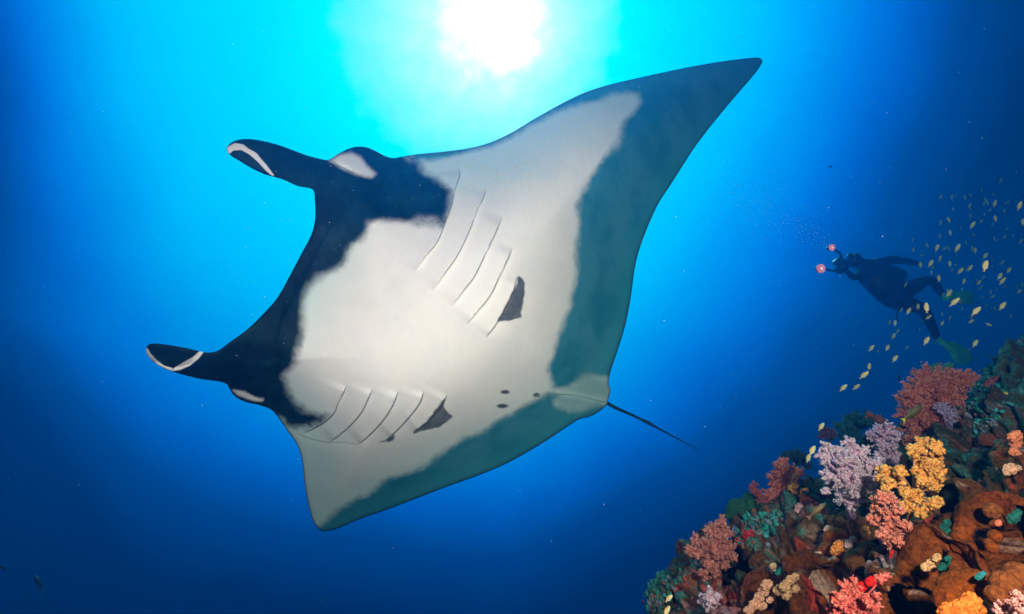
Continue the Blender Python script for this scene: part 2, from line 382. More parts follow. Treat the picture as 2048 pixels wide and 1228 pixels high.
BR1, BR2 = (.15, .038, .005), (.36, .080, .009)
MOUNDS = [
 ('coral_mound', 'large round rusty brown coral mound above the orange sponge', [(1920, 1180, 36), (1900, 1200, 28), (1945, 1165, 26)], BR1, BR2),
 ('coral_mound', 'round orange-brown knob at the top of a dark crevice', [(1985, 1022, 16)], (.2, .065, .018), (.32, .11, .03)),
 ('coral_mound', 'knobbly brown column hanging below the round orange-brown knob', [(1994, 1052, 12), (1990, 1072, 12), (1984, 1095, 11), (1977, 1085, 8)], BR1, BR2),
 ('coral_mound', 'tall brown coral ridge left of the dark crevice', [(1928, 1022, 15), (1930, 1036, 17), (1930, 1050, 18), (1926, 1064, 18), (1922, 1078, 17), (1918, 1092, 14)], BR1, BR2),
 ('coral_mound', 'brown overhanging coral shelf under the salmon soft coral', [(1825, 1122, 20), (1850, 1112, 20), (1808, 1135, 17), (1868, 1110, 12)], BR1, BR2),
 ('coral_mound', 'olive brown mound left of the red patch under the salmon coral', [(1740, 1112, 26), (1765, 1118, 22), (1715, 1125, 24)], (.07, .036, .012), (.15, .06, .018)),
 ('coral_mound', 'brown mound with bright orange flank in the middle of the slope', [(1675, 1085, 26), (1660, 1110, 24), (1690, 1105, 22)], BR1, BR2),
 ('coral_mound', 'olive mound below the lavender soft coral', [(1700, 1050, 26), (1728, 1058, 22), (1675, 1050, 20)], (.06, .034, .012), (.12, .055, .018)),
 ('coral_mound', 'dark green algae covered mound on the reef crest', [(1478, 1022, 24), (1505, 1008, 22), (1530, 1010, 18), (1462, 1030, 12)], (.012, .055, .028), (.02, .10, .05)),
 ('coral_mound', 'rusty mound at the right edge above the pink soft coral', [(2010, 1170, 26), (2035, 1150, 24), (1990, 1190, 18)], (.18, .055, .015), (.32, .10, .025)),
 ('coral_mound', 'smooth brown mound behind the orange soft coral', [(1888, 925, 15), (1891, 937, 15), (1895, 950, 13)], (.08, .028, .012), (.14, .05, .02)),
 ('coral_mound', 'small reddish brown knob left below the teal streaked band', [(1945, 858, 13)], (.09, .03, .014), (.16, .055, .02)),
 ('coral_mound', 'reddish brown knob left of the salmon orange sponge', [(1975, 880, 15)], (.09, .03, .014), (.16, .055, .02)),
]
for i, (n_, lab, lobes, c1, c2) in enumerate(MOUNDS): blobs(n_, lab, 'coral', lobes, None, c1, c2, 30 + i, .09, .09, 2.6, 4)
SPONGES = [
 ('orange lumpy sponge at the bottom edge of the picture', [(1937, 1209, 17), (1920, 1226, 20), (1897, 1224, 15), (1952, 1224, 14)], (.55, .12, .02), (.85, .26, .04), .2),
 ('salmon orange sponge standing near the right edge', [(2030, 872, 9), (2032, 888, 8), (2028, 903, 7), (2036, 912, 6)], (.6, .16, .08), (.8, .28, .14), .25),
 ('cream and orange sponge on the brown slope near right edge', [(2020, 938, 9), (2032, 940, 7), (2014, 944, 5)], (.6, .25, .10), (.8, .5, .35), .3),
 ('tiny salmon sponge on the knobbly brown column', [(1997, 1046, 5)], (.7, .12, .06), (.8, .25, .15), .2),
 ('bright red sponge directly under the salmon soft coral', [(1790, 1108, 8), (1786, 1118, 6)], (.7, .01, .01), (.8, .05, .03), .1),
 ('scarlet sponge wedged in the crimson bottom coral', [(1742, 1163, 9), (1722, 1174, 9), (1712, 1182, 6)], (.75, .01, .01), (.85, .04, .03), .1),
 ('glowing orange sponge on the flank of the middle mound', [(1680, 1092, 10), (1672, 1100, 9), (1690, 1086, 6)], (.6, .16, .03), (.85, .35, .08), .15),
 ('pale lilac crust beside the glowing orange sponge', [(1698, 1088, 6), (1706, 1080, 5), (1693, 1097, 5)], (.5, .33, .35), (.7, .5, .5), .3),
 ('small cream white crust on olive mound', [(1656, 1060, 6), (1664, 1058, 4)], (.55, .35, .25), (.75, .55, .45), .3),
 ('small peach crust below the cream white crust', [(1632, 1111, 5), (1638, 1109, 4)], (.6, .35, .25), (.75, .5, .4), .3),
 ('cluster of small orange sponges beside the dark red soft coral', [(1609, 984, 6), (1606, 991, 5), (1621, 996, 6), (1627, 1006, 6), (1617, 1001, 4), (1632, 998, 4)], (.5, .13, .03), (.7, .35, .06), .25),
 ('rose pink crust under the cluster of small orange sponges', [(1612, 1010, 9), (1601, 1021, 9), (1618, 1020, 7), (1588, 1027, 6)], (.30, .13, .15), (.5, .28, .3), .3),
 ('pink and yellow marbled crust above the bottom edge', [(1570, 1172, 8), (1558, 1180, 8), (1580, 1160, 7), (1590, 1155, 6), (1573, 1188, 8), (1591, 1178, 6)], (.42, .15, .18), (.62, .42, .16), .25),
 ('peach crust band running down to the bottom edge', [(1533, 1170, 8), (1527, 1183, 8), (1518, 1196, 8), (1508, 1210, 8), (1498, 1220, 7), (1540, 1200, 5), (1525, 1212, 6)], (.50, .18, .13), (.72, .42, .25), .25),
 ('ochre crust beside a teal spot in the lower middle slope', [(1549, 1139, 6), (1546, 1132, 5)], (.45, .3, .15), (.6, .42, .25), .2),
 ('small teal sponge beside the ochre crust', [(1557, 1144, 5)], (.015, .12, .10), (.03, .26, .21), .2),
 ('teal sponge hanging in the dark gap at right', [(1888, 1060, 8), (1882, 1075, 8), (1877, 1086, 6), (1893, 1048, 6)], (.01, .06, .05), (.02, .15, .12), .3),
 ('teal sponge below the dark gap beside the brown shelf', [(1891, 1125, 7), (1884, 1134, 6), (1896, 1118, 5)], (.01, .07, .055), (.02, .17, .14), .2),
 ('cyan tuft between the rusty mounds', [(1960, 1153, 6), (1966, 1148, 4)], (.015, .14, .14), (.04, .30, .30), .3),
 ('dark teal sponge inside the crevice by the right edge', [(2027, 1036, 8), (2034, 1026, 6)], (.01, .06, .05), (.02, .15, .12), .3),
 ('gold and cream crust along the brown shelf edge', [(1851, 1134, 6), (1862, 1126, 6), (1874, 1116, 6), (1866, 1137, 5)], (.45, .22, .08), (.75, .5, .25), .3),
 ('small orange sponge beside the salmon soft coral', [(1731, 1058, 5), (1733, 1068, 5)], (.6, .22, .06), (.8, .4, .15), .25),
 ('dark red rounded sponge on the teal streaked band', [(1985, 767, 10), (1976, 776, 8), (1992, 760, 6)], (.16, .04, .04), (.28, .09, .09), .2),
 ('tiny yellow sponge on the teal streaked band', [(2012, 789, 4)], (.5, .4, .04), (.6, .5, .1), .2),
]
for i, (lab, lobes, c1, c2, lm) in enumerate(SPONGES):
    d0 = np.array([reef_depth(x, y)[0] * .985 for x, y, r in lobes])
    blobs('sponge', lab, 'sponge', [(x, y, r) for x, y, r in lobes], float(d0.mean()) - .075, c1, c2, 60 + i, lm * 1.7, .34, 5., 4, (1.25, .6, .95))

# teal streaks of encrusting growth on the upper right shoulder
def streaks():
    rng = random.Random(11); VV = []; FF = []; CC = []; off = 0
    pal = [(.015, .12, .10), (.02, .20, .16), (.04, .22, .21), (.13, .14, .18), (.02, .10, .08), (.04, .14, .10), (.14, .07, .04), (.03, .05, .03), (.08, .05, .02)]
    for (x0, y0, x1, y1, wd, n) in [(1965, 815, 2060, 672, 34, 800), (1950, 860, 1990, 840, 12, 130), (1500, 1045, 1560, 1040, 22, 240), (1480, 1080, 1530, 1060, 18, 180), (1300, 1210, 1400, 1120, 16, 240), (1600, 975, 1660, 965, 8, 80)]:
        for k in range(n):
            t = rng.random(); x = x0 + (x1 - x0) * t + rng.gauss(0, wd * .5); y = y0 + (y1 - y0) * t + rng.gauss(0, wd * .4)
            if y < np.interp(x, EDGE[:, 0], EDGE[:, 1]) + 6: continue
            d = reef_depth(x, y)[0] - .06 + rng.uniform(-.03, .02); r = rng.uniform(.003, .0085) * d / 2.2
            w, f, h = blob_geo(P(x, y, d), r, (rng.uniform(.5, 1.2), .7, rng.uniform(.8, 2.2)), Quaternion(V(FWD), -R(rng.uniform(10, 60))), k, 2, .5, .45, 3.5)
            c = np.array(rng.choice(pal)); CC.append(colmix(c * .7, c * 1.5, np.clip((h - .8) * 2, 0, 1))); VV.append(w); FF.append(f + off); off += len(w)
    o = link('encrusting_growth', mesh('encrusting_growth', np.concatenate(VV), np.concatenate(FF), MAT_LUMP, attrs={'pigment': np.concatenate(CC)}))
    tag(o, 'teal and lilac crust streaking the reef shoulder', None, None, 'stuff')
streaks()

# ------------------------------------------------------------------ soft corals
POLY_V = np.array([(1, 0, 0), (-.5, .87, 0), (-.5, -.87, 0), (0, 0, 1.5), (0, 0, -.9)]); 
POLY_F = np.array([(0, 1, 3), (1, 2, 3), (2, 0, 3), (1, 0, 4), (2, 1, 4), (0, 2, 4)])
def rand_rot(rs, n):
    q = rs.normal(size=(n, 4)); q /= np.linalg.norm(q, axis=1, keepdims=True); a, b, c, d = q.T
    return np.stack([np.stack([1 - 2 * (c * c + d * d), 2 * (b * c - a * d), 2 * (b * d + a * c)], 1),
                     np.stack([2 * (b * c + a * d), 1 - 2 * (b * b + d * d), 2 * (c * d - a * b)], 1),
                     np.stack([2 * (b * d - a * c), 2 * (c * d + a * b), 1 - 2 * (b * b + c * c)], 1)], 1)
def soft_coral(label, base, lobes, depth, stalk_c, pol_c, tip_c, seed, size=.0036, dens=1., chunky=False, bd=None):
    rs = np.random.RandomState(seed); root = P(base[0], base[1], depth + .06)
    o = bpy.data.objects.new('soft_coral', None); COL.objects.link(o); o.location = V(root); tag(o, label, 'coral')
    stalks = []; centers = []; radii = []
    for (x, y, r) in lobes:
        d = depth + rs.uniform(-.03, .04); centers.append(P(x, y, d)); radii.append(r / F * d)
    Bc = root
    trunk_top = root * .35 + np.mean(centers, 0) * .65
    R0 = max(radii)
    mid = (root + trunk_top) / 2 + rs.normal(size=3) * R0 * .15
    stalks.append(tube([root - Bc, mid - Bc, trunk_top - Bc], [R0 * .42, R0 * .34, R0 * .28], 8))
    pts = []; ctr = []; tipf = []
    for c, r in zip(centers, radii):
        m = (trunk_top + c) / 2 + rs.normal(size=3) * r * .2
        stalks.append(tube([trunk_top - Bc, m - Bc, c - Bc], [R0 * .24, r * .2, r * .14], 7))
        nf = int((20 if chunky else 32) * (r / .03) ** .9 * dens) + 6
        dirs = rs.normal(size=(nf, 3)); dirs /= np.linalg.norm(dirs, axis=1, keepdims=True)
        for dv in dirs:
            ln = r * rs.uniform(.62, 1.42); tip = c + dv * ln; bend = rs.normal(size=3) * r * .14
            stalks.append(tube([c - Bc, c + dv * ln * .5 + bend - Bc, tip - Bc], [r * .10, r * .07, r * .03], 4, False))
            k = int((26 if chunky else 54) * dens * (r / .03) ** .55 * (.0036 / size) ** 1.2) + 6
            t = rs.uniform(.35, 1.04, k); rad = r * (.12 + .20 * t) * (1.35 if chunky else .72)
            dd = rs.normal(size=(k, 3)); dd /= np.linalg.norm(dd, axis=1, keepdims=True)
            base_p = c + dv[None] * (ln * t)[:, None] + bend[None] * (4 * t * (1 - t))[:, None]
            rr = rad * rs.uniform(.35, 1.0, k) ** .5 * rs.uniform(.6, 1.15)
            pts.append(base_p + dd * rr[:, None]); tipf.append(np.clip(.15 + .8 * (t - .5) + .4 * rr / rad, 0, 1) * rs.uniform(.4, 1.2, k))
    v, f = join(stalks)
    sc = np.array(stalk_c); v = np.array([tuple(q) for q in v])
    o1 = link('stalk', mesh('stalk', v, f, MAT_SOFT, attrs={'pigment': np.tile(sc, (len(v), 1))}), o)
    p = np.concatenate(pts); tf = np.concatenate(tipf); n = len(p)
    s = size * (1. if chunky else .85) * rs.uniform(.6, 1.5, n) * (1.25 if chunky else 1)
    M = rand_rot(rs, n)
    if chunky: pv, pf = ICO[1] if False else (POLY_V * np.array([1.1, 1.1, .8]), POLY_F)
    else: pv, pf = POLY_V * np.array([.55, .55, 1.25]), POLY_F
    W = np.einsum('nij,kj->nki', M, pv) * s[:, None, None] + (p - Bc)[:, None]
    fs = (pf[None] + (np.arange(n) * len(pv))[:, None, None]).reshape(-1, 3)
    col = colmix(pol_c, tip_c, np.clip(tf, 0, 1)) * rs.uniform(.65, 1.25, n)[:, None]
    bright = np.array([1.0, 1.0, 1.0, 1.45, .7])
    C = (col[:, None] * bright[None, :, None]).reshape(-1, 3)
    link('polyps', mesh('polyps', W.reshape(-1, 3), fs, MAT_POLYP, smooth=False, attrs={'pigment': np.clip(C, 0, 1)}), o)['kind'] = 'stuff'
    return n
tot = 0
CORALS = [
 ('large dark red soft coral high on the reef crest below the diver', (1850, 915), [(1856, 758, 26), (1838, 775, 20), (1890, 770, 26), (1925, 758, 20), (1905, 785, 22), (1822, 795, 20), (1873, 795, 28), (1812, 828, 17), (1845, 828, 27), (1870, 850, 28), (1828, 860, 22), (1860, 880, 32), (1830, 890, 22), (1886, 882, 20)], 2.25, (.46, .12, .09), (.42, .055, .04), (.80, .34, .24), .0040, .95, False),
 ('small violet soft coral tucked against the large dark red one', (1900, 895), [(1884, 815, 9), (1898, 825, 12), (1903, 845, 10), (1906, 868, 13), (1902, 885, 10)], 2.18, (.35, .22, .40), (.26, .18, .36), (.50, .45, .70), .004, .9, False),
 ('large pale lavender soft coral with spiky white tips', (1705, 1035), [(1655, 893, 11), (1646, 912, 12), (1662, 925, 15), (1676, 905, 10), (1700, 888, 12), (1712, 905, 14), (1727, 900, 9), (1690, 925, 18), (1715, 930, 20), (1742, 928, 15), (1758, 922, 10), (1655, 950, 11), (1678, 958, 18), (1705, 962, 24), (1732, 958, 15), (1694, 990, 20), (1712, 985, 18), (1700, 1008, 12), (1740, 978, 8), (1650, 982, 7)], 1.78, (.60, .36, .54), (.74, .34, .62), (1.0, .92, 1.0), .0027, 1.15, False),
 ('mauve soft coral close behind the pale lavender one', (1780, 950), [(1752, 868, 13), (1771, 862, 16), (1784, 876, 14), (1762, 888, 16), (1779, 900, 18), (1765, 915, 14), (1784, 922, 12)], 2.0, (.40, .22, .36), (.46, .22, .40), (.78, .66, .88), .0036, .9, False),
 ('bright orange soft coral with chunky clumps on pale trunk', (1815, 1045), [(1851, 886, 11), (1872, 896, 11), (1830, 899, 11), (1852, 908, 12), (1838, 922, 11), (1871, 921, 11), (1856, 934, 12), (1836, 941, 11), (1877, 946, 10), (1862, 954, 12), (1846, 962, 10), (1868, 972, 9), (1769, 945, 11), (1762, 958, 7), (1774, 968, 10), (1800, 944, 8), (1798, 960, 8), (1828, 990, 10), (1848, 1008, 11), (1869, 1008, 9), (1877, 1002, 6), (1838, 1026, 9), (1815, 1010, 9), (1812, 985, 9)], 1.55, (.62, .33, .20), (.92, .31, .045), (1.0, .56, .16), .0040, 1.5, True),
 ('salmon red soft coral leaning against the orange one', (1790, 1105), [(1750, 998, 10), (1765, 994, 11), (1782, 1000, 13), (1756, 1024, 12), (1740, 1037, 7), (1778, 1028, 16), (1796, 1022, 10), (1770, 1050, 16), (1793, 1055, 16), (1818, 1057, 11), (1833, 1064, 9), (1824, 1076, 8), (1762, 1068, 11), (1782, 1080, 15), (1798, 1085, 9)], 1.42, (.66, .26, .22), (.82, .15, .09), (1.0, .46, .33), .0032, 1., False),
 ('dark red bushy soft coral on the crest with an orange neighbour', (1565, 1005), [(1567, 925, 10), (1560, 940, 14), (1576, 940, 11), (1597, 944, 10), (1550, 962, 14), (1572, 962, 15), (1590, 958, 8), (1556, 985, 15), (1538, 988, 11), (1575, 985, 11)], 2.3, (.38, .12, .10), (.34, .045, .035), (.72, .30, .20), .0044, .85, False),
 ('small maroon soft coral left of the dark red bushy one', (1525, 1008), [(1507, 972, 8), (1512, 985, 8), (1520, 997, 8), (1532, 1000, 7)], 2.3, (.28, .08, .09), (.20, .03, .04), (.42, .14, .12), .0044, .8, False),
 ('small amber soft coral at the right of the dark red bushy one', (1590, 1000), [(1594, 955, 6), (1590, 966, 8), (1586, 978, 8), (1596, 975, 6), (1590, 988, 6)], 2.2, (.45, .28, .22), (.44, .18, .05), (.68, .38, .12), .004, .9, False),
 ('maroon soft coral with brownish tips low on the left reef edge', (1440, 1160), [(1442, 1047, 12), (1424, 1060, 12), (1450, 1066, 12), (1436, 1078, 14), (1394, 1079, 10), (1408, 1085, 12), (1381, 1103, 10), (1394, 1105, 9), (1413, 1109, 16), (1434, 1100, 17), (1458, 1101, 14), (1446, 1120, 14), (1421, 1129, 14), (1409, 1148, 9), (1427, 1152, 10), (1466, 1115, 8)], 2.05, (.44, .18, .15), (.40, .07, .055), (.78, .38, .30), .0042, .85, False),
 ('crimson rounded soft coral beside the maroon one', (1488, 1100), [(1494, 1066, 9), (1500, 1077, 8), (1485, 1082, 10), (1492, 1086, 8)], 2.1, (.35, .02, .03), (.42, .015, .02), (.62, .06, .06), .004, 1., True),
 ('tiny blue lilac soft coral behind the crimson one', (1474, 1085), [(1474, 1058, 7), (1470, 1066, 6), (1480, 1062, 5)], 2.25, (.2, .2, .35), (.14, .17, .34), (.36, .42, .62), .004, .8, False),
 ('small pinkish white soft coral alone near the bottom edge', (1420, 1232), [(1417, 1187, 8), (1409, 1199, 9), (1424, 1203, 10), (1435, 1193, 5), (1415, 1214, 8), (1429, 1214, 7)], 1.85, (.55, .36, .45), (.56, .30, .38), (.82, .66, .76), .0034, 1., True),
 ('crimson and pink soft coral cut off by the bottom edge', (1700, 1260), [(1672, 1196, 13), (1690, 1180, 13), (1706, 1170, 12), (1685, 1210, 15), (1703, 1198, 15), (1722, 1200, 15), (1668, 1220, 13), (1693, 1226, 15), (1718, 1224, 16), (1742, 1210, 14), (1752, 1196, 9), (1762, 1160, 8), (1772, 1152, 6), (1740, 1228, 14)], 1.18, (.7, .14, .12), (.80, .06, .05), (1.0, .34, .26), .0030, .9, False),
 ('rose pink soft coral in the bottom right corner', (2040, 1250), [(2034, 1196, 11), (2046, 1208, 12), (2026, 1212, 12), (2006, 1210, 7), (1996, 1220, 7), (2042, 1226, 12), (2015, 1226, 10)], .80, (.6, .3, .28), (.66, .20, .17), (.90, .50, .42), .0022, .9, False),
 ('teal feathery coral at the bottom left end of the reef', (1335, 1215), [(1318, 1160, 12), (1332, 1150, 10), (1304, 1178, 11), (1322, 1178, 13), (1342, 1172, 12), (1350, 1152, 9), (1356, 1185, 10), (1296, 1190, 7)], 2.35, (.03, .16, .13), (.02, .13, .11), (.07, .34, .28), .0046, .7, False),
 ('dark teal feathery coral behind the lavender corals', (1705, 905), [(1690, 858, 16), (1708, 848, 18), (1726, 842, 16), (1740, 838, 12), (1700, 875, 16), (1668, 870, 9)], 2.85, (.01, .07, .07), (.008, .07, .07), (.03, .17, .15), .006, .7, False),
 ('dusky purple coral peeking up behind the lavender one', (1660, 890), [(1652, 862, 9), (1662, 866, 9), (1646, 872, 6)], 2.7, (.06, .05, .09), (.06, .03, .07), (.16, .09, .16), .006, .7, False),
 ('navy coral behind the dark red bushy one', (1590, 940), [(1572, 908, 8), (1588, 912, 13), (1604, 918, 11), (1614, 928, 8)], 2.75, (.01, .03, .05), (.01, .03, .05), (.02, .08, .10), .006, .7, False),
 ('dim rust coloured coral above the mauve one', (1765, 865), [(1754, 838, 7), (1740, 830, 6), (1764, 844, 9), (1774, 850, 7)], 2.5, (.20, .08, .06), (.18, .06, .045), (.34, .15, .10), .005, .8, False),
 ('teal tufted coral poking up behind the large dark red one', (1890, 775), [(1876, 735, 7), (1892, 738, 8), (1900, 730, 6), (1862, 738, 5)], 2.5, (.03, .20, .16), (.02, .15, .12), (.06, .34, .27), .005, .8, False),
 ('small brown gorgonian bush right of the violet coral', (1925, 850), [(1922, 822, 9), (1934, 828, 7), (1916, 834, 7), (1930, 838, 8)], 2.3, (.25, .12, .07), (.20, .09, .05), (.42, .22, .14), .0045, .6, False),
]
for i, (lab, b, lo, d, sc_, pc, tcx, sz, dn, ch) in enumerate(CORALS):
    tot += soft_coral(lab, b, lo, d, sc_, pc, tcx, 200 + i, sz, dn, ch)
print('polyps', tot)

# ------------------------------------------------------------------ manta ray
OUT = [(453, 297), (458, 308), (479, 322), (506, 338), (530, 349), (552, 355), (568, 360), (595, 372), (626, 380), (629.5, 401), (630, 438), (623, 468), (605, 503), (585, 541), (554, 596), (527, 627), (493, 660), (461, 683),
       (434, 702), (414, 705), (403, 703), (378, 697), (332, 689), (307, 687), (296, 690), (292, 699), (296, 712), (310, 726), (332, 738.5), (357, 747), (396, 757), (453, 768), (459, 778), (468, 791), (488, 803), (521, 811), (543, 820),
       (557, 836), (575, 862), (593, 888), (602, 912), (607, 944), (610, 973), (615, 1002), (622, 1030), (632, 1052), (644, 1062), (655, 1062.5), (675, 1057), (718, 1039), (772, 1020), (833, 997), (887, 976), (951, 953), (1007, 930),
       (1052, 906), (1098, 878), (1140, 850), (1160, 838), (1178, 834), (1194, 826), (1206, 817), (1214.5, 809), (1216, 803), (1219, 790), (1221, 779), (1217.5, 768), (1219, 752), (1225, 731), (1233, 708), (1242, 680), (1252, 645), (1262, 592), (1270, 534), (1281, 492),
       (1297, 450), (1317, 407), (1343, 367), (1362, 337), (1388, 297), (1414, 262), (1448, 220), (1482, 180), (1507, 151), (1522, 130), (1525, 121), (1518, 115.5), (1500, 116), (1450, 122), (1400, 130), (1340, 142), (1280, 155), (1220, 169), (1170, 185),
       (1120, 209), (1070, 237), (1020, 267), (980, 285), (940, 296), (880, 304), (830, 309), (800, 314), (786, 316), (771, 312), (752, 302), (735, 295), (718, 293), (701, 296), (681, 305), (655, 320), (643, 318), (619, 312), (588, 301),
       (561, 291), (527, 282), (499, 278), (479, 279), (463, 285)]
A_HEAD = [(905, 378), (903, 411), (893, 443), (884, 449), (860, 446), (821, 444), (773, 444), (739, 454), (730, 478), (701, 500), (690, 524), (661, 541), (640, 555), (622, 577), (609, 609), (605, 650), (602, 676), (595, 722), (579, 747), (575, 764), (590, 790), (615, 812), (640, 826), (656, 834),
          (640, 845), (611, 851), (582, 846), (555, 836), (430, 860), (200, 760), (200, 600), (380, 200), (700, 240), (800, 290), (818, 314), (832, 321), (841, 329), (858, 346), (884, 365)]
B_WING = [(1219, 300), (1196, 333), (1177, 365), (1164, 398), (1156, 430), (1152, 463), (1154, 502), (1146, 541), (1139, 577), (1131, 619), (1121, 658), (1105, 700), (1103, 712), (1094, 736), (1101, 754), (1106, 766), (1104, 779), (1116, 782), (1134, 777), (1149, 766), (1164, 753), (1185, 752), (1215, 760), (1235, 765),
          (1320, 700), (1700, 100), (1500, 40), (1250, 90), (1160, 150), (1085, 200), (1010, 245), (960, 275), (900, 292), (830, 300), (830, 318), (900, 312), (960, 303), (1010, 284), (1070, 251), (1130, 222), (1200, 200), (1250, 190), (1276, 193), (1281, 207), (1262, 232), (1240, 265)]
C_WING = [(1105, 811), (1118, 798), (1108, 788), (1095.5, 789), (1078, 799), (1052, 808), (1027, 822), (1001.6, 842.5), (981, 858), (951, 869), (930, 875), (910, 892), (898, 898), (869, 919), (833, 934), (779, 955), (751, 977), (726, 996), (700, 1010), (668, 1026), (640, 1044), (630, 1050), (620, 1100), (1000, 990), (1180, 880), (1225, 815), (1190, 812), (1150, 822)]
LIGHT1 = [(1108, 791), (1125, 786), (1152, 790), (1185, 798), (1212, 804), (1190, 812), (1150, 818), (1118, 812)]
LIGHT2 = [(1165, 752), (1190, 752), (1218, 765), (1215, 795), (1180, 794), (1140, 784), (1125, 782), (1150, 768)]
BULGE_W = [(660, 321), (681, 308), (704, 306), (722, 315), (732, 330), (752, 347), (743, 355), (718, 350), (687, 338)]
BAND_W = [(455, 306), (454, 294), (470, 286), (487, 289), (496, 297), (513, 306), (523, 319), (534, 331), (550, 353), (543, 351), (530, 340), (515, 323), (499, 309), (482, 300), (466, 301), (459, 308)]
BAND_L = [(291, 693), (296, 697), (300, 706), (312, 719), (328, 731), (347, 736.5), (366, 725), (385, 714.5), (399, 702), (409, 702), (398, 717), (380, 731), (360, 740.5), (345, 742.5), (322, 735), (304, 724), (291, 708)]
BULGE_L = [(464, 779), (489, 782), (511, 794), (528, 797), (525, 803), (507, 802), (475, 791)]
GP1 = [(1035, 551), (1045, 558), (1050, 583), (1045, 609), (1042, 632), (1030, 637), (1011, 643), (994.5, 644), (1007, 619), (1020.6, 593), (1031, 570)]
GP2 = [(891, 798), (887, 815.5), (901, 831), (890, 845), (865, 857), (844, 864), (826, 867), (847, 848), (869, 823)]
GP3 = [(788, 872), (787, 880), (770, 885), (756, 883), (772, 878)]
GILLS_U = [[(916, 333), (920, 349), (911, 375), (903, 411), (890, 447), (872, 487), (848, 515), (827, 548)],
           [(973, 378), (968, 394), (955, 417), (942, 453), (926, 489), (910, 518), (884, 554), (864, 583)],
           [(1006, 433), (991, 466), (972, 505), (955, 541), (946, 557), (920, 590), (903, 614)],
           [(1026, 494), (1017, 515), (1001, 547.5), (985, 583), (972, 603), (949, 629), (933, 650)],
           [(1034, 554), (1027, 580), (1011, 613), (994.5, 645), (972, 675)]]
GILLS_L = [[(693, 770), (686, 787), (675.5, 805), (670, 823), (654, 841), (632.5, 855), (607, 867)],
           [(745, 777), (736, 798), (722, 826), (697, 855), (675.5, 873), (659, 886)],
           [(796, 783), (786.5, 808), (772, 833), (754, 855), (733, 876), (717, 890)],
           [(847, 783), (840, 805), (822, 830), (797, 858), (776, 878)],
           [(894, 790), (880, 815.5), (855, 844), (826, 865)]]
FOLDS = [([(706, 392), (655, 468), (612, 552), (566, 640), (545, 735)], .012, .012, -1), ([(800, 345), (790, 420), (720, 470)], .008, .004, 1), ([(640, 322), (687, 334), (706, 346), (728, 357), (749, 367), (775, 374)], .035, .020, 1), ([(593, 866), (620, 878), (659, 886), (690, 884), (717, 890)], .004, .004, -1),
         ([(459, 306), (482, 300), (499, 309), (515, 323), (530, 340), (545, 353)], .012, .004, 1), ([(304, 722), (345, 741), (380, 730), (405, 704)], .006, .006, 1),
         ([(1108, 788), (1150, 790), (1180, 797), (1212, 805)], .010, .008, -1), ([(455, 770), (490, 783), (525, 799)], .02, .01, -1)]
depth_m = tps([(800, 620, 2.52), (600, 560, 2.48), (540, 700, 2.42), (700, 450, 2.52), (455, 295, 2.30), (295, 700, 2.18), (560, 330, 2.40), (420, 730, 2.32), (720, 305, 2.72), (480, 795, 2.62), (700, 830, 2.60), (930, 480, 2.55), (1080, 600, 2.68),
               (1200, 300, 2.95), (1060, 400, 2.70), (1520, 120, 3.75), (1360, 230, 3.30), (1000, 275, 2.88), (1270, 520, 3.10), (1215, 805, 3.10), (1100, 780, 2.85), (800, 930, 2.85), (645, 1060, 3.30), (1000, 900, 2.95), (610, 930, 2.92), (900, 800, 2.62)])
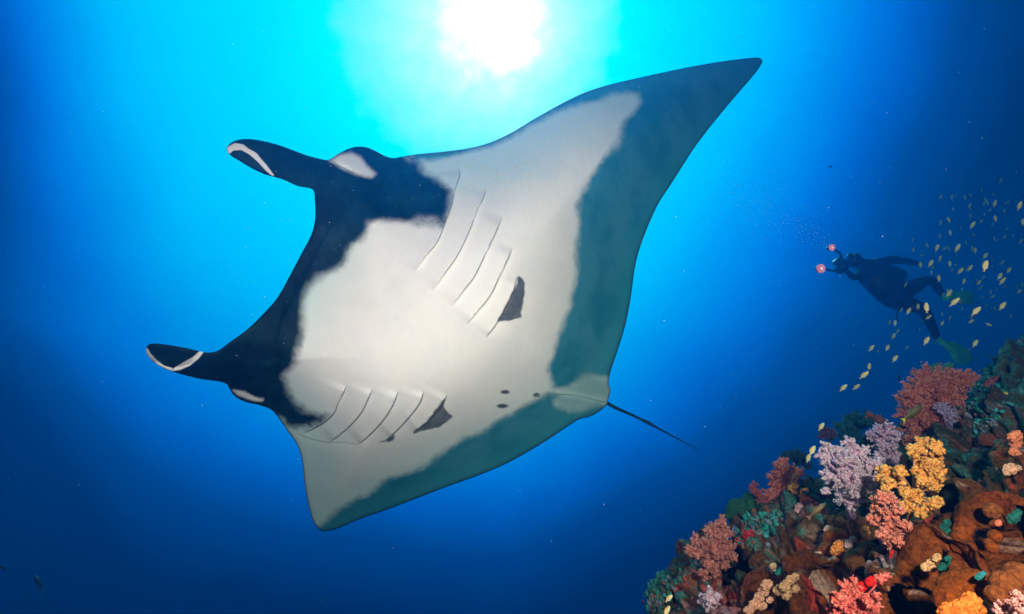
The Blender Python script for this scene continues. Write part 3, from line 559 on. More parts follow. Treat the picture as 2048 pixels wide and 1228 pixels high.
def manta():
    line = smooth_line(OUT, True, 5.0)
    xs = np.arange(285, 1530, 4.6); ys = np.arange(110, 1070, 4.2)
    gx, gy = np.meshgrid(xs, ys); gx = gx + (np.arange(len(ys)) % 2)[:, None] * 2.3
    pts = np.stack([gx.ravel(), gy.ravel()], 1)
    sd = sdf(pts, line); pts = pts[sd > 3.0]
    inner = []
    ctr = np.roll(line, -1, 0) - np.roll(line, 1, 0); nn = np.stack([-ctr[:, 1], ctr[:, 0]], 1); nn /= np.linalg.norm(nn, axis=1, keepdims=True)
    for w in (1.2,):
        for s in (1, -1):
            q = line + nn * w * s; inner.append(q[sdf(q, line) > .8])
    cre = []
    allc = [(g, .021, .008, 1) for g in GILLS_U + GILLS_L] + FOLDS
    for g, a, b, s in allc:
        l = smooth_line(g, False, 2.5); t = np.gradient(l, axis=0); m = np.stack([-t[:, 1], t[:, 0]], 1); m /= np.linalg.norm(m, axis=1, keepdims=True)
        for w in (-3, -1.2, 0, 1.2, 3): cre.append(l + m * w)
    cre = np.concatenate(cre); cre = cre[sdf(cre, line) > 1.6]
    # thin the grid round the fold points
    keep = np.ones(len(pts), bool)
    cell = {}
    for q in cre: cell.setdefault((int(q[0] // 3), int(q[1] // 3)), 1)
    for i, q in enumerate(pts):
        if (int(q[0] // 3), int(q[1] // 3)) in cell: keep[i] = False
    allp = np.concatenate([line] + inner + [cre, pts[keep]])
    n0 = len(line)
    r = delaunay_2d_cdt([Vector(p) for p in allp], [], [list(range(n0))], 1, 1e-3)
    P2 = np.array([v[:] for v in r[0]]); T = [f for f in r[2] if len(f) == 3]; T = np.array(T)
    d, _, _ = seg_dist(P2, line)
    on = d < .3
    D = depth_m(P2[:, 0], P2[:, 1])
    thin = .018 * np.sqrt(1 - (1 - np.clip(d / 9, 0, 1)) ** 2)
    body = sstep(0, 230, d)
    front = D - thin - .10 * body
    # shoulders of the throat and the soft keel down the belly
    for g, a, b, s in allc:
        ds, sg, t = seg_dist(P2, g, False); win = sstep(0, .12, t) * sstep(0, .12, 1 - t) * (d > 1.5)
        sg = sg * s
        head = sg > 0 if True else sg < 0
        raise_ = np.where(head, a * np.exp(-ds / 28), -b * np.exp(-ds / 7))
        front = front - raise_ * win * (1 - sstep(40, 95, ds))
    front += .006 * fbm(np.stack([P2[:, 0] / 90, P2[:, 1] / 90, D], 1), 3, 3) * sstep(0, 30, d)
    back = D + thin * .8 + .24 * sstep(0, 170, d)
    Wf = P(P2[:, 0], P2[:, 1], front); Wb = P(P2[:, 0], P2[:, 1], back)
    n = len(P2); mapb = np.arange(n) + n; mapb[on] = np.arange(n)[on]
    # pigment fields
    def warp(amp, sc, sd_): 
        q3 = np.stack([P2[:, 0] / sc, P2[:, 1] / sc, 0 * P2[:, 0]], 1); return P2 + amp * np.stack([fbm(q3, 4, sd_), fbm(q3 + 9, 4, sd_ + 1)], 1)
    PH, PW, PG = warp(16, 42, 70), warp(13, 50, 80), warp(5, 12, 90)
    hv = np.clip(sdf(PH, smooth_line(A_HEAD)) / 9, -3, 3)
    for g in (GILLS_U[0], GILLS_L[0]):          # the black of the head stops at the first gill flap
        ds, sg, t = seg_dist(P2, g, False); hv = np.where((sg < 0) & (ds < 70) & (t > .02) & (t < .98), np.minimum(hv, -ds * 1.2), hv)
    wb_ = np.clip(sdf(PW, smooth_line(B_WING)) / 9, -3, 3); wc = np.clip(sdf(PW, smooth_line(C_WING)) / 9, -3, 3)
    gp = np.max([np.clip(sdf(PG, smooth_line(g)) / 2.2, -3, 3) for g in (GP1, GP2, GP3)], 0)
    for (x, y, a, b, an) in [(1010, 784, 10, 4, 0), (1005, 812, 12, 4.5, -.15), (1073, 790, 7, 4.5, 0), (900, 833, 5, 4, 0)]:
        gp = np.maximum(gp, np.clip((1 - np.hypot((P2[:, 0] - x) / a, (P2[:, 1] - y) / b)) * 3, -3, 3))
    # darker rim of pigment all along the edge of the disc
    rim = np.clip((1.6 - d) / 2.2, -3, 3)
    lt = np.max([np.clip(sdf(P2, g) / k, -3, 3) for g, k in ((BULGE_W, 8.), (BAND_W, 1.3), (BAND_L, 1.3), (BULGE_L, 4.))], 0)
    lobe = np.max([np.clip(sdf(P2, g) / 9, -3, 3) for g in (LIGHT1, LIGHT2)], 0)
    def both(a, bv): 
        b = a.copy() if bv is None else np.where(on, a, bv); return np.concatenate([a, b])
    at = {'head': both(hv, 3.), 'margin': both(np.maximum(wb_, wc), 3.), 'patch': both(np.maximum(gp, rim), 3.), 'light': both(lt, -3.), 'lobe': both(lobe, -3.), 'edge': both(d, 0 * d), 'dorsal': np.concatenate([np.zeros(n), np.where(on, 0, 1)])}
    m, bs = material('manta_skin', .6, .07); t = m.node_tree; nd = t.nodes.new; l = t.links.new
    def A(nm):
        a = nd('ShaderNodeAttribute'); a.attribute_name = nm; return a.outputs['Fac']
    tcn = nd('ShaderNodeTexCoord')
    def noise(sc, de, ro=.6):
        z = nd('ShaderNodeTexNoise'); z.inputs['Scale'].default_value = sc; z.inputs['Detail'].default_value = de; z.inputs['Roughness'].default_value = ro; l(tcn.outputs['Object'], z.inputs['Vector']); return z.outputs['Fac']
    def mt(op, a, b=0., c=None):
        q = nd('ShaderNodeMath'); q.operation = op
        for i, v in enumerate((a, b, c)):
            if v is None: continue
            if isinstance(v, (int, float)): q.inputs[i].default_value = v
            else: l(v, q.inputs[i])
        return q.outputs[0]
    def smst(v, lo, hi):
        q = nd('ShaderNodeMapRange'); q.interpolation_type = 'SMOOTHSTEP'; l(v, q.inputs['Value']); q.inputs['From Min'].default_value = lo; q.inputs['From Max'].default_value = hi; return q.outputs[0]
    def mix(f, a, b):
        q = nd('ShaderNodeMix'); q.data_type = 'RGBA'
        if isinstance(f, float): q.inputs[0].default_value = f
        else: l(f, q.inputs[0])
        for i, v in ((6, a), (7, b)):
            if isinstance(v, tuple): q.inputs[i].default_value = v + (1,)
            else: l(v, q.inputs[i])
        return q.outputs[2]
    n1, n2, n3 = noise(28, 6, .7), noise(4, 4), noise(160, 3)
    mp = nd('ShaderNodeMapping'); mp.inputs['Scale'].default_value = (60, 60, 9); mp.inputs['Rotation'].default_value = (0, R(62), 0); l(tcn.outputs['Object'], mp.inputs['Vector'])
    zs = nd('ShaderNodeTexNoise'); zs.inputs['Scale'].default_value = 1.0; zs.inputs['Detail'].default_value = 5; zs.inputs['Roughness'].default_value = .7; l(mp.outputs[0], zs.inputs['Vector']); streak = zs.outputs['Fac']
    nb = noise(7, 7, .72)
    ed = mt('ADD', mt('MULTIPLY', mt('SUBTRACT', n1, .5), 1.3), mt('MULTIPLY', mt('SUBTRACT', nb, .5), 1.8)); ed2 = mt('MULTIPLY', mt('SUBTRACT', n1, .5), .8)
    soft = mt('MULTIPLY', smst(noise(3.3, 2), .35, .65), 1.0); ed = mt('MULTIPLY', ed, mt('ADD', soft, .5))
    fh = smst(mt('ADD', A('head'), ed), -1.3, 1.7); fm = smst(mt('ADD', A('margin'), mt('ADD', ed2, mt('MULTIPLY', mt('SUBTRACT', nb, .5), 1.4))), -.9, 1.2); fp = smst(mt('ADD', A('patch'), mt('MULTIPLY', ed, .9)), -1.1, 1.0)
    fl = smst(mt('ADD', A('light'), mt('MULTIPLY', ed, .25)), -.8, .8); fo = smst(A('lobe'), -1.6, 1.4)
    white = mix(smst(n2, .38, .68), (.77, .745, .72), (.70, .70, .70))
    white = mix(mt('MULTIPLY', smst(noise(2.2, 5, .75), .5, .7), .5), white, (.70, .665, .64))
    white = mix(mt('MULTIPLY', smst(n1, .45, .8), .16), white, (.56, .58, .59))
    white = mix(mt('MULTIPLY', smst(streak, .52, .78), .30), white, (.50, .54, .55))
    white = mix(mt('MULTIPLY', smst(n3, .66, .74), .35), white, (.40, .42, .42))
    white = mix(mt('MULTIPLY', smst(mt('ADD', A('edge'), mt('MULTIPLY', mt('SUBTRACT', nb, .5), 40.)), 150., 10.), .55), white, (.28, .58, .57))  # greyer skin at the edge, plus strobe falloff and water tint painted teal
    marg = mix(smst(n2, .35, .65), (.014, .165, .235), (.045, .225, .300))
    marg = mix(mt('MULTIPLY', smst(mt('ADD', A('edge'), mt('MULTIPLY', mt('SUBTRACT', nb, .5), 30.)), 55., 5.), .6), marg, (.035, .26, .32))
    marg = mix(mt('MULTIPLY', fo, .75), marg, (.20, .31, .30))
    c = mix(fm, white, marg)
    c = mix(mt('MULTIPLY', fp, .93), c, mix(smst(nb, .38, .66), (.022, .030, .036), (.11, .125, .13)))
    c = mix(mt('MULTIPLY', fo, .72), c, (.13, .30, .31))
    hd = mix(smst(nb, .35, .75), (.0, .004, .009), (.006, .030, .036))
    c = mix(fh, c, hd); c = mix(fl, c, (.68, .67, .66)); c = mix(A('dorsal'), c, (.008, .012, .018))
    sp = smst(n3, .70, .76); c = mix(mt('MULTIPLY', sp, .25), c, (.16, .17, .18))
    l(c, bs.inputs['Base Color'])
    bp = nd('ShaderNodeBump'); bp.inputs['Strength'].default_value = .35; bp.inputs['Distance'].default_value = .003; l(mt('ADD', n1, mt('MULTIPLY', mt('ADD', n3, streak), .6)), bp.inputs['Height']); l(bp.outputs[0], bs.inputs['Normal'])
    cen = P(800, 620, 2.6)
    verts = np.concatenate([Wf, Wb]) - cen
    Tb = mapb[T][:, ::-1]
    faces = np.concatenate([T, Tb])
    # outward winding
    a, b, c_ = verts[T[:, 0]], verts[T[:, 1]], verts[T[:, 2]]
    nrm_ = np.cross(b - a, c_ - a).sum(0)
    if nrm_ @ (-cen) < 0: faces = faces[:, ::-1]
    me = mesh('manta_ray', verts, faces, m, attrs=at)
    bmm = bmesh.new(); bmm.from_mesh(me); loose = [v for v in bmm.verts if not v.link_faces]; bmesh.ops.delete(bmm, geom=loose, context='VERTS'); bmm.to_mesh(me); bmm.free()
    o = link('manta_ray', me, loc=V(cen))
    tag(o, 'giant manta ray gliding overhead with white belly and dark wing margins', 'manta ray')
    # gill slits: dark openings lying in the folds
    gm = simple_mat('gill_opening', (.14, .14, .15), .7, .3, 80)
    tree = None
    def front_at(x, y):
        k = np.argmin((P2[:, 0] - x) ** 2 + (P2[:, 1] - y) ** 2); return front[k]
    for g in GILLS_U + GILLS_L:
        l_ = smooth_line(g, False, 5)
        pts_ = []; rad = []
        for i, (x, y) in enumerate(l_):
            t_ = i / (len(l_) - 1); w = min(1, t_ * 7, (1 - t_) * 7) * .8 + .2
            k = np.argsort((P2[:, 0] - x) ** 2 + (P2[:, 1] - y) ** 2)[:6]; dd = front[k].mean()
            pts_.append(P(x, y, dd + .0005) - cen); rad.append(.0015 * w)
        v, f = tube(pts_, rad, 6); link('gill_slit', mesh('gill_slit', v, f, gm), o)
    em = simple_mat('manta_eye', (.01, .01, .012), .15, .2, 30, .6, 0)
    for (x, y, dd) in ((744, 312, 2.84), (498, 797, 2.74)):
        v, f = ICO[3]; link('eye', mesh('eye', v * .020 + P(x, y, dd) - cen, f, em), o)
    # whip tail
    tl = smooth_line([(1204, 800), (1230, 815), (1262, 829), (1297, 846), (1330, 864), (1366, 883), (1400, 901)], False, 8)
    pts_ = []; rad = []
    for i, (x, y) in enumerate(tl):
        t_ = i / (len(tl) - 1); pts_.append(P(x, y, 3.07 + .75 * t_) - cen); rad.append(.0095 * (1 - t_) ** .8 + .0016 + (.004 if abs(t_ - .47) < .05 else 0))
    v, f = tube(pts_, rad, 8)
    link('tail', mesh('tail', v, f, simple_mat('manta_tail', (.012, .05, .055), .6, .3, 30)), o)
    # small dorsal fin at the root of the tail, on the far side
    c0 = P(1205, 797, 3.2) - cen
manta()

# ------------------------------------------------------------------ diver
DD = 6.4
dsuit = simple_mat('wetsuit', (.003, .005, .008), .8, .3, 12)
dgear = simple_mat('black_gear', (.010, .014, .018), .5, .3, 20)
dfin = simple_mat('green_fin', (.15, .80, .30), .5, .2, 10)
def W_(x, y, dz=0): return P(x, y, DD + dz)
def skin_mesh(name, nodes, edges, mat, parent, root=0, lvl=2):
    me = bpy.data.meshes.new(name); me.from_pydata([tuple(map(float, n[0])) for n in nodes], edges, []); me.update()
    o = link(name, me, parent)
    sk = o.modifiers.new('skin', 'SKIN')
    for i, nd_ in enumerate(nodes): 
        r = nd_[1] if hasattr(nd_[1], '__len__') else (nd_[1], nd_[1]); me.skin_vertices[0].data[i].radius = r
        me.skin_vertices[0].data[i].use_root = (i == root)
    ss = o.modifiers.new('sub', 'SUBSURF'); ss.levels = lvl; ss.render_levels = lvl
    dg = bpy.context.evaluated_depsgraph_get(); ev = o.evaluated_get(dg); m2 = bpy.data.meshes.new_from_object(ev)
    o.modifiers.clear(); o.data = m2; m2.name = name; m2.materials.clear(); m2.materials.append(mat)
    m2.polygons.foreach_set('use_smooth', [True] * len(m2.polygons)); return o
def diver():
    c = W_(1775, 570)
    k = F / DD
    def n(x, y, dz, r): return (W_(x, y, dz) - c, r / k)
    nodes = [n(1794, 596, 0, 28), n(1773, 576, 0, 31), n(1750, 556, 0, 28), n(1730, 538, 0, 19), n(1718, 526, 0, 12), n(1708, 518, 0, 15), n(1702, 514, 0, 13),
             # near arm to the camera rig
             n(1728, 546, -.18, 10), n(1708, 556, -.26, 7.5), n(1692, 541, -.14, 5.5),
             # far arm trailing back
             n(1742, 528, .20, 9), n(1785, 519, .24, 10.5), n(1815, 523, .22, 7.5), n(1838, 527, .18, 5.5),
             # legs
             n(1812, 582, .14, 17), n(1838, 566, .16, 14.5), n(1862, 558, .14, 11.5), n(1876, 576, .14, 8.5), n(1888, 594, .14, 6.5),
             n(1812, 608, -.14, 17), n(1832, 612, -.16, 14), n(1849, 620, -.16, 12), n(1862, 648, -.12, 9.5), n(1875, 678, -.1, 7)]
    edges = [(0, 1), (1, 2), (2, 3), (3, 4), (4, 5), (5, 6), (3, 7), (7, 8), (8, 9), (3, 10), (10, 11), (11, 12), (12, 13), (0, 14), (14, 15), (15, 16), (16, 17), (17, 18), (0, 19), (19, 20), (20, 21), (21, 22), (22, 23)]
    root = bpy.data.objects.new('person', None); COL.objects.link(root); root.location = V(c)
    tag(root, 'scuba diver in dark wetsuit swimming left with a lit camera rig', 'person')
    skin_mesh('body', nodes, edges, dsuit, root)
    # buoyancy vest, tank, mask, regulator, hoses
    w, f, h = blob_geo(W_(1762, 566, -.06) - c, 31 / k, (1.25, .9, .95), Quaternion(V(FWD), R(38)), 3, 3, .05, .03, 2); link('vest', mesh('vest', w, f, dgear), root)
    a, b = W_(1742, 528, .30) - c, W_(1806, 556, .34) - c; ax = b - a
    tk = [a - ax * .06, a - ax * .02, a + ax * .06, a + ax * .5, a + ax * .94, b]
    v, f = tube(tk, [.02, .05, .09, .092, .092, .07], 16); link('tank', mesh('tank', v, f, dgear), root)
    w, f, h = blob_geo(W_(1700, 514, -.03) - c, 8 / k, (.8, 1, 1), None, 5, 2, 0, 0); link('mask', mesh('mask', w, f, dgear), root)
    w, f, h = blob_geo(W_(1697, 524, -.02) - c, 5 / k, (1, 1, 1), None, 5, 2, 0, 0); rg = link('regulator', mesh('regulator', w, f, dgear), root)
    hp = smooth_line([(1697, 524), (1706, 536), (1722, 530), (1740, 527)], False, 4)
    v, f = tube([W_(x, y, -.05 + .3 * i / len(hp)) - c for i, (x, y) in enumerate(hp)], 1.6 / k, 6); link('hose', mesh('hose', v, f, dgear), root)
    hp = smooth_line([(1792, 596), (1796, 615), (1793, 632), (1795, 640)], False, 4)
    v, f = tube([W_(x, y, -.25) - c for (x, y) in hp], 1.5 / k, 6); link('gauge_hose', mesh('gauge_hose', v, f, dgear), root)
    # fins
    def fin(outl, dz, tilt):
        l_ = np.array(outl, float); nn = len(l_); cx = l_.mean(0)
        vs = []; 
        for s in (-.008, .008):
            for (x, y) in l_: vs.append(W_(x, y, dz + s + tilt * (x - cx[0]) / k) - c)
        for s in (-.02, .02): vs.append(W_(cx[0], cx[1], dz + s) - c)
        fs = [(i, (i + 1) % nn, nn + (i + 1) % nn, nn + i) for i in range(nn)] + [((i + 1) % nn, i, 2 * nn) for i in range(nn)] + [(nn + i, nn + (i + 1) % nn, 2 * nn + 1) for i in range(nn)]
        link('fin', mesh('fin', vs, fs, dfin), root)
    fin(smooth_line([(1873, 684), (1880, 673), (1892, 681), (1908, 684), (1925, 692), (1940, 704), (1944, 716), (1938, 727), (1925, 731), (1910, 724), (1898, 706), (1886, 692)], True, 4), -.1, .2)
    fin(smooth_line([(1884, 588), (1894, 585), (1915, 583), (1946, 584), (1948, 596), (1944, 608), (1915, 606), (1896, 602), (1885, 599)], True, 4), .14, .3)
    # camera rig held in front: a thing of its own
    rc = W_(1681, 531, -.12)
    rig = bpy.data.objects.new('camera_rig', None); COL.objects.link(rig); rig.location = V(rc); tag(rig, 'underwater camera rig with two glowing strobes held by the diver', 'camera')
    def bx(cen_, sx, sy, sz, bev=.01):
        bm = bmesh.new(); bmesh.ops.create_cube(bm, size=1); bmesh.ops.scale(bm, vec=(sx, sy, sz), verts=bm.verts); bmesh.ops.bevel(bm, geom=bm.edges[:], offset=bev, segments=2, affect='EDGES')
        vs = [v.co + V(cen_) for v in bm.verts]; fs = [[x.index for x in q.verts] for q in bm.faces]; bm.free(); return vs, fs
    v, f = bx(W_(1683, 533, -.12) - rc, .09, .16, .11); link('housing', mesh('housing', v, f, dgear), rig)
    v, f = tube([W_(1678, 528, -.12) - rc, W_(1674, 523, -.12) - rc, W_(1671, 520, -.12) - rc], [.035, .05, .045], 14); link('dome_port', mesh('dome_port', v, f, dgear), rig)
    lm = bpy.data.materials.new('strobe_glow'); lm.use_nodes = True; q = lm.node_tree; b = q.nodes['Principled BSDF']
    z = q.nodes.new('ShaderNodeTexNoise'); z.inputs['Scale'].default_value = 60; z.inputs['Detail'].default_value = 3; tcc = q.nodes.new('ShaderNodeTexCoord'); q.links.new(tcc.outputs['Object'], z.inputs['Vector'])
    r_ = q.nodes.new('ShaderNodeValToRGB'); r_.color_ramp.elements[0].position = .38; r_.color_ramp.elements[1].position = .66
    r_.color_ramp.elements[0].color = (.80, .04, .09, 1); r_.color_ramp.elements[1].color = (1, .30, .30, 1)
    q.links.new(z.outputs['Fac'], r_.inputs[0]); q.links.new(r_.outputs[0], b.inputs['Emission Color']); b.inputs['Emission Strength'].default_value = 1.0; b.inputs['Base Color'].default_value = (.3, .1, .1, 1)
    cm = bpy.data.materials.new('strobe_core'); cm.use_nodes = True; b = cm.node_tree.nodes['Principled BSDF']; b.inputs['Emission Color'].default_value = (1, .62, .45, 1); b.inputs['Emission Strength'].default_value = 1.5
    for (x, y, r, ex, ey) in ((1664, 495, 6.2, 1686, 522), (1642, 537, 8.6, 1680, 540)):
        md = ((x + ex) / 2 + 4, (y + ey) / 2 - (3 if ey < 530 else -3))
        v, f = join([tube([W_(ex, ey, -.12) - rc, W_(*md, -.14) - rc], .013, 8), tube([W_(*md, -.14) - rc, W_(x, y, -.14) - rc], .013, 8)])
        arm = link('strobe_arm', mesh('strobe_arm', v, f, dgear), rig)
        cc = W_(x, y, -.17) - rc; s = link('strobe', mesh('strobe', *tube([cc + FWD * .09, cc + FWD * .06, cc + FWD * .005], [.02, r / k * .7, r / k * .92], 20), dgear), rig)
        vv, ff = ICO[3]; rr = r / k
        nzv = 1 + .10 * fbm(vv * 5, 3, 5)
        link('strobe_lens', mesh('strobe_lens', (vv * nzv[:, None] * np.array([rr, .3 * rr, rr])) @ np.array([RIGHT, FWD, UP]) + cc, ff, lm), s)
        link('strobe_bulb', mesh('strobe_bulb', (vv * rr * .2) + cc - FWD * rr * .28, ff, cm), s)
diver()

# ------------------------------------------------------------------ fish
def fish_mats():
    m, b = material('golden_fish_skin', .4, .4); t = m.node_tree; n = t.nodes.new; l = t.links.new
    tcn = n('ShaderNodeTexCoord'); sx = n('ShaderNodeSeparateXYZ'); l(tcn.outputs['Object'], sx.inputs[0])
    r = n('ShaderNodeValToRGB'); mr = n('ShaderNodeMapRange'); mr.inputs['From Min'].default_value = -.2; mr.inputs['From Max'].default_value = .2; l(sx.outputs['Z'], mr.inputs['Value']); l(mr.outputs[0], r.inputs[0])
    e = r.color_ramp.elements; e[0].color = (.97, .90, .68, 1); e[0].position = .15; e[1].color = (.66, .46, .12, 1); e[1].position = .95; q = e.new(.55); q.color = (1.0, .86, .40, 1)
    l(r.outputs[0], b.inputs['Base Color']); return m
FM = fish_mats(); FT = simple_mat('golden_fin', (.70, .50, .20), .5, .2, 30, .3, 0); FE = simple_mat('fish_eye', (.01, .01, .01), .2, .1, 30, .5, 0)
def fish_geo(deep=.205, wid=.10):
    """unit long, nose at +x, back at +z"""
    xs = [.5, .47, .40, .30, .15, 0, -.15, -.27, -.36, -.40]; hs = [.01, .25, .55, .80, .98, 1, .82, .5, .25, .2]; ws = [.01, .3, .65, .9, 1, .9, .65, .35, .15, .1]
    vs = []; fs = []; S = 10
    for x, h, w in zip(xs, hs, ws):
        for k in range(S):
            a = 2 * math.pi * k / S; vs.append((x, math.cos(a) * w * wid, math.sin(a) * h * deep))
    for i in range(len(xs) - 1):
        for k in range(S): fs.append((i * S + k, i * S + (k + 1) % S, (i + 1) * S + (k + 1) % S, (i + 1) * S + k))
    fs.append(tuple(range(S))); fs.append(tuple((len(xs) - 1) * S + k for k in range(S))[::-1])
    def flat(pts, th=.006):
        o = len(vs); m = len(pts)
        for s in (-th, th):
            for (x, z) in pts: vs.append((x, s, z))
        fs.append(tuple(o + i for i in range(m))); fs.append(tuple(o + m + i for i in range(m))[::-1])
        for i in range(m): fs.append((o + i, o + m + i, o + m + (i + 1) % m, o + (i + 1) % m))
    flat([(.24, deep * .8), (.10, deep * 1.22), (-.12, deep * 1.15), (-.28, deep * .75), (-.26, deep * .4), (0, deep * .85)])
    flat([(.02, -deep * .85), (-.08, -deep * 1.18), (-.25, -deep * .85), (-.28, -deep * .4), (-.1, -deep * .7)])
    return vs, fs
fb = mesh('fish_body', *fish_geo(), FM)
def tail_geo():
    p = [(-.38, .03), (-.55, .13), (-.50, .02), (-.50, -.02), (-.55, -.13), (-.38, -.03)]
    vs = [(x, s, z) for s in (-.006, .006) for x, z in p]; m = 6
    return vs, [(0, 1, 2, 3, 4, 5), (11, 10, 9, 8, 7, 6)] + [(i, m + i, m + (i + 1) % m, (i + 1) % m) for i in range(m)]
ftm = mesh('tail_fin', *tail_geo(), FT, smooth=False)
def eye_geo():
    v, f = ICO[1]; return np.concatenate([v * .022 + np.array([.38, .045, .03]), v * .022 + np.array([.38, -.045, .03])]), np.concatenate([f, f + len(v)])
fem = mesh('eye', *eye_geo(), FE)
ZA = [(1532, 468, 85, 80), (1283, 598, 75, 65), (1050, 665, 72, 70), (1565, 635, 75, 75), (897, 900, 78, 75), (688, 897, 68, 75), (806, 612, 62, 88), (1278, 445, 68, 88), (1078, 924, 62, 72), (1183, 978, 66, 55), (1183, 1083, 112, 75), (1160, 1050, 50, 70), (623, 1058, 72, 72), (817, 1062, 66, 70), (928, 1133, 70, 60), (1025, 1105, 68, 65), (1352, 1052, 52, 70), (1543, 836, 56, 62), (1422, 1128, 66, 60), (705, 1210, 74, 65), (1330, 1190, 75, 65),
      (1340, 213, 50, 80), (1495, 128, 30, 85), (1030, 360, 45, 95), (1022, 470, 55, 92), (1030, 500, 40, 95), (1030, 575, 52, 92), (852, 508, 45, 98), (724, 645, 52, 95), (718, 780, 50, 92), (822, 745, 60, 100), (928, 697, 40, 85), (1062, 768, 46, 88), (1205, 445, 50, 88), (1165, 455, 35, 88), (1228, 515, 45, 88), (1270, 355, 40, 95), (1388, 445, 42, 60), (1412, 432, 35, 60), (1278, 810, 50, 85), (1312, 815, 35, 50), (1467, 775, 35, 80), (1515, 365, 25, 80),
      (436, 820, 40, 110), (448, 918, 48, 92), (585, 872, 52, 92), (530, 975, 35, 30), (518, 1072, 60, 80), (718, 1010, 60, 95), (645, 1100, 40, 85), (630, 1150, 50, 90), (985, 848, 45, 75), (1252, 1028, 40, 30), (1250, 1095, 40, 80), (990, 1128, 30, 90), (1158, 1205, 45, 70)]
ZB = [(962, 115, 62, 68), (1115, 127, 60, 45), (1357, 112, 78, 68), (1384, 170, 50, 30), (1530, 218, 58, 40), (1233, 225, 50, 60), (1252, 271, 50, 35), (812, 236, 82, 65), (868, 327, 98, 55), (1358, 368, 92, 58), (1088, 420, 105, 52), (1038, 525, 62, 30), (1078, 752, 84, 60), (580, 385, 105, 78), (492, 375, 66, 65), (530, 350, 46, 80), (396, 420, 72, 62), (600, 483, 62, 45), (740, 545, 60, 52), (1275, 395, 48, 55), (1215, 557, 58, -25), (257, 542, 66, 70), (243, 677, 60, 68), (283, 628, 52, 80),
      (180, 795, 72, 48), (257, 907, 78, 58), (378, 797, 46, 62), (580, 724, 90, 58), (15, 800, 70, 60), (1018, 813, 28, -40), (202, 535, 50, 80), (80, 833, 36, 80), (945, 397, 35, 75), (750, 250, 45, 80), (310, 215, 45, 90), (365, 150, 50, 85), (320, 410, 50, 85), (525, 435, 35, 75), (538, 525, 35, 85), (508, 613, 28, 85), (1193, 360, 35, 90), (1243, 405, 30, 65)]
S_ = 308 / 1576
FISH = [(1740 + x * S_, 320 + y * S_, l_ * S_, a, None) for x, y, l_, a in ZA] + [(1740 + x * S_, 540 + y * S_, l_ * S_, a, None) for x, y, l_, a in ZB]
FISH += [(1738.6, 733, 15, 60, 'upper golden fish of the pair left of the dark red coral'), (1728.6, 750, 18, 52, 'lower golden fish of the pair left of the dark red coral'), (1712.7, 774, 14.5, 52, 'golden fish just right of the lowest leftmost one of the school'), (1687, 775.5, 16.5, 55, 'golden fish farthest left and lowest of the school below the diver'),
         (1643, 853, 17, 60, 'lone golden fish above the pale lavender soft coral'), (1625, 901, 21, 60, 'upper golden fish of the pair touching the pale lavender coral'), (1617, 916, 17, 62, 'lower golden fish of the pair touching the pale lavender coral'),
         (1338, 1197, 19, 52, 'golden fish in front of the teal feathery coral'), (1334, 1222, 20, 45, 'golden fish at the bottom edge below the teal feathery coral')]
_r = random.Random(77)
FISH += [(_r.uniform(1880, 2048), _r.uniform(370, 640), _r.uniform(6, 10.5), _r.uniform(55, 100), None) for _ in range(34)]
FISH = [f for f in FISH if not (f[4] is None and f[0] < 1744 and f[1] > 690 and f[0] > 1742.5 and False)]
rf = random.Random(8)
NAMED = {(1740 + 1183 * S_): 'biggest golden fish in the middle of the school right of the diver', (1740 + 1088 * S_): 'large golden fish above the reef shoulder with an open fork tail',
         (1740 + 868 * S_): 'golden fish just below the far green fin of the diver', (1740 + 812 * S_): 'golden fish at the ankle beside the far green fin', (1740 + 1078 * S_): 'golden fish hanging right of the near green fin', (1740 + 1018 * S_): 'tiny pale fish beside the near green fin'}
for i, (x, y, ln, an, lab) in enumerate(FISH):
    near = ln > 11.2
    Lr = .043 if near else .050
    d = min(max(Lr * F / ln, 2.2), 6.6)
    if y > 840 and x < 1660: d = min(d, 2.6)
    if y > 1100: d = 1.95
    size = ln * d / F
    a = R(an)
    fx = RIGHT * math.cos(a) + UP * math.sin(a)
    yaw = rf.uniform(-.5, .5); fx = fx * math.cos(yaw) + FWD * math.sin(yaw)
    upv = -RIGHT * math.sin(a) + UP * math.cos(a); upv = upv - fx * (upv @ fx); upv /= np.linalg.norm(upv)
    fy = np.cross(upv, fx)
    M = Matrix(((fx[0], fy[0], upv[0]), (fx[1], fy[1], upv[1]), (fx[2], fy[2], upv[2]))).to_4x4()
    M = Matrix.Translation(V(P(x, y, d))) @ M @ Matrix.Diagonal((size * 1.05 / max(math.cos(yaw), .8), size, size * 1.16, 1))
    o = link('golden_fish', fb); o.matrix_world = M
    if lab is None:
        for k_, s_ in NAMED.items():
            if abs(k_ - x) < .05 and (ln > 14 or 'tiny' in s_) : lab = s_
    if lab: tag(o, lab, 'fish', 'small golden fish schooling over the reef')
    else:
        look = 'bright golden' if ln > 13.2 else 'mid sized golden' if near else 'faint greenish'
        if y < 430: where = 'at the top of the school' if x < 1950 else 'at the top of the school by the right edge'
        elif y < 540: where = 'above the hip of the diver' if x < 1850 else 'in the upper middle of the school' if x < 1960 else 'in the upper school by the right edge'
        elif y < 625: where = 'in front of the diver' if x < 1850 else 'beside the far green fin of the diver' if x < 1950 else 'right of the far green fin of the diver'
        elif y < 690: where = 'beside the lower leg of the diver' if x < 1900 else 'above the reef shoulder at right'
        else: where = 'in the tail of the school above the red corals' if x < 1850 else 'beside the near green fin of the diver'
        tag(o, f'{look} little fish {where}', 'fish', f'{look} fish {where}')
    if ln > 9:
        t = link('tail_fin', ftm, o); e = link('eye', fem, o)
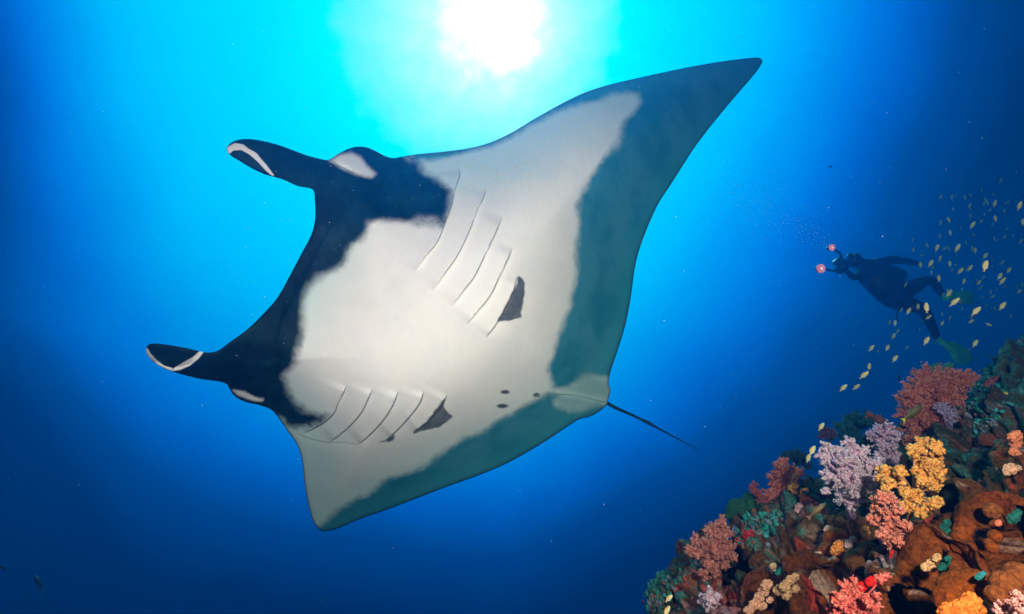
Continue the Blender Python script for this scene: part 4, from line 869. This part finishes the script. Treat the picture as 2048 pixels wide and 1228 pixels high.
# a few fish of other kinds
def other_fish(label, x, y, d, ln, an, col, tailcol, deep=.17):
    m = simple_mat('fish_skin', col, .5, .35, 6, .4, 0); mt_ = simple_mat('fish_tail', tailcol, .5, .2, 10, .3, 0)
    o = link('reef_fish', mesh('reef_fish', *fish_geo(deep), m)); a = R(an); size = ln * d / F
    fx = RIGHT * math.cos(a) + UP * math.sin(a); upv = -RIGHT * math.sin(a) + UP * math.cos(a)
    if math.cos(a) < 0: upv = -upv
    fy = np.cross(upv, fx); M = Matrix(((fx[0], fy[0], upv[0]), (fx[1], fy[1], upv[1]), (fx[2], fy[2], upv[2]))).to_4x4()
    o.matrix_world = Matrix.Translation(V(P(x, y, d))) @ M @ Matrix.Diagonal((size, size, size, 1)); tag(o, label, 'fish')
    link('tail_fin', mesh('tail_fin', *tail_geo(), mt_, smooth=False), o); link('eye', fem, o)
other_fish('olive fish with yellow tail in front of large dark red coral', 1825, 826, 2.0, 48, 38, (.075, .075, .02), (.5, .5, .05), .16)
other_fish('slim olive brown fish resting on the slope below lavender coral', 1634, 1021, 1.75, 46, 40, (.14, .09, .03), (.25, .13, .09), .12)
other_fish('small dark blue and white fish beside the maroon soft coral', 1459, 1077, 1.95, 10, 10, (.01, .02, .10), (.7, .7, .75), .25)
other_fish('dim dark fish with yellow stripe in the bottom left corner', 77, 1166, 4.2, 34, 115, (.03, .08, .06), (.12, .16, .05), .14)
other_fish('dim green fish at the left edge near the bottom', 8, 1136, 4.2, 18, 140, (.04, .12, .08), (.06, .15, .08), .16)
other_fish('tiny dark fish above the bubbles of the diver', 1661, 333, 5.5, 9, 20, (.005, .01, .015), (.005, .01, .015), .2)
other_fish('tiny black fish just left of the large dark red coral', 1798, 757, 3.2, 12, 95, (.005, .008, .012), (.005, .008, .012), .16)

# ------------------------------------------------------------------ bubbles and drifting specks
def specks(name, label, pts, rad, mat):
    v, f = ICO[1]; n = len(pts); W = v[None] * np.asarray(rad)[:, None, None] + np.asarray(pts)[:, None]
    fs = (f[None] + (np.arange(n) * len(v))[:, None, None]).reshape(-1, 3)
    tag(link(name, mesh(name, W.reshape(-1, 3), fs, mat)), label, None, None, 'stuff')
rs = np.random.RandomState(3)
pm = simple_mat('plankton', (.75, .8, .8), .6, .1, 10, .3, 0)
n = 520; d = rs.uniform(1.0, 4.5, n); x = rs.uniform(-20, 2068, n); y = rs.uniform(-20, 1248, n)
x[:150] = rs.uniform(470, 950, 150); y[:150] = rs.uniform(330, 860, 150); d[:150] = rs.uniform(1.6, 2.25, 150)
ok = d < np.where((x > 1350) & (y > 900), 1.2, 99)
specks('drifting_plankton', 'white specks of plankton drifting in the water', P(x, y, d)[ok], (rs.uniform(.35, 1.0, n) ** 2 * .72 * d / F * 1.1)[ok], pm)
bm_ = simple_mat('bubble_silver', (.85, .95, 1), .15, .1, 10, .8, 0)
n = 700; t = rs.uniform(0, 1, n)
x = 1650 - 205 * t + rs.normal(0, 1, n) * (10 + 30 * t); y = 488 - 110 * t ** .8 + rs.normal(0, 1, n) * (12 + 22 * t)
specks('bubbles', 'faint cloud of exhaled bubbles rising from the diver', P(x, y, 6.2 + rs.uniform(-.5, .8, n)), rs.uniform(.0015, .0045, n), bm_)
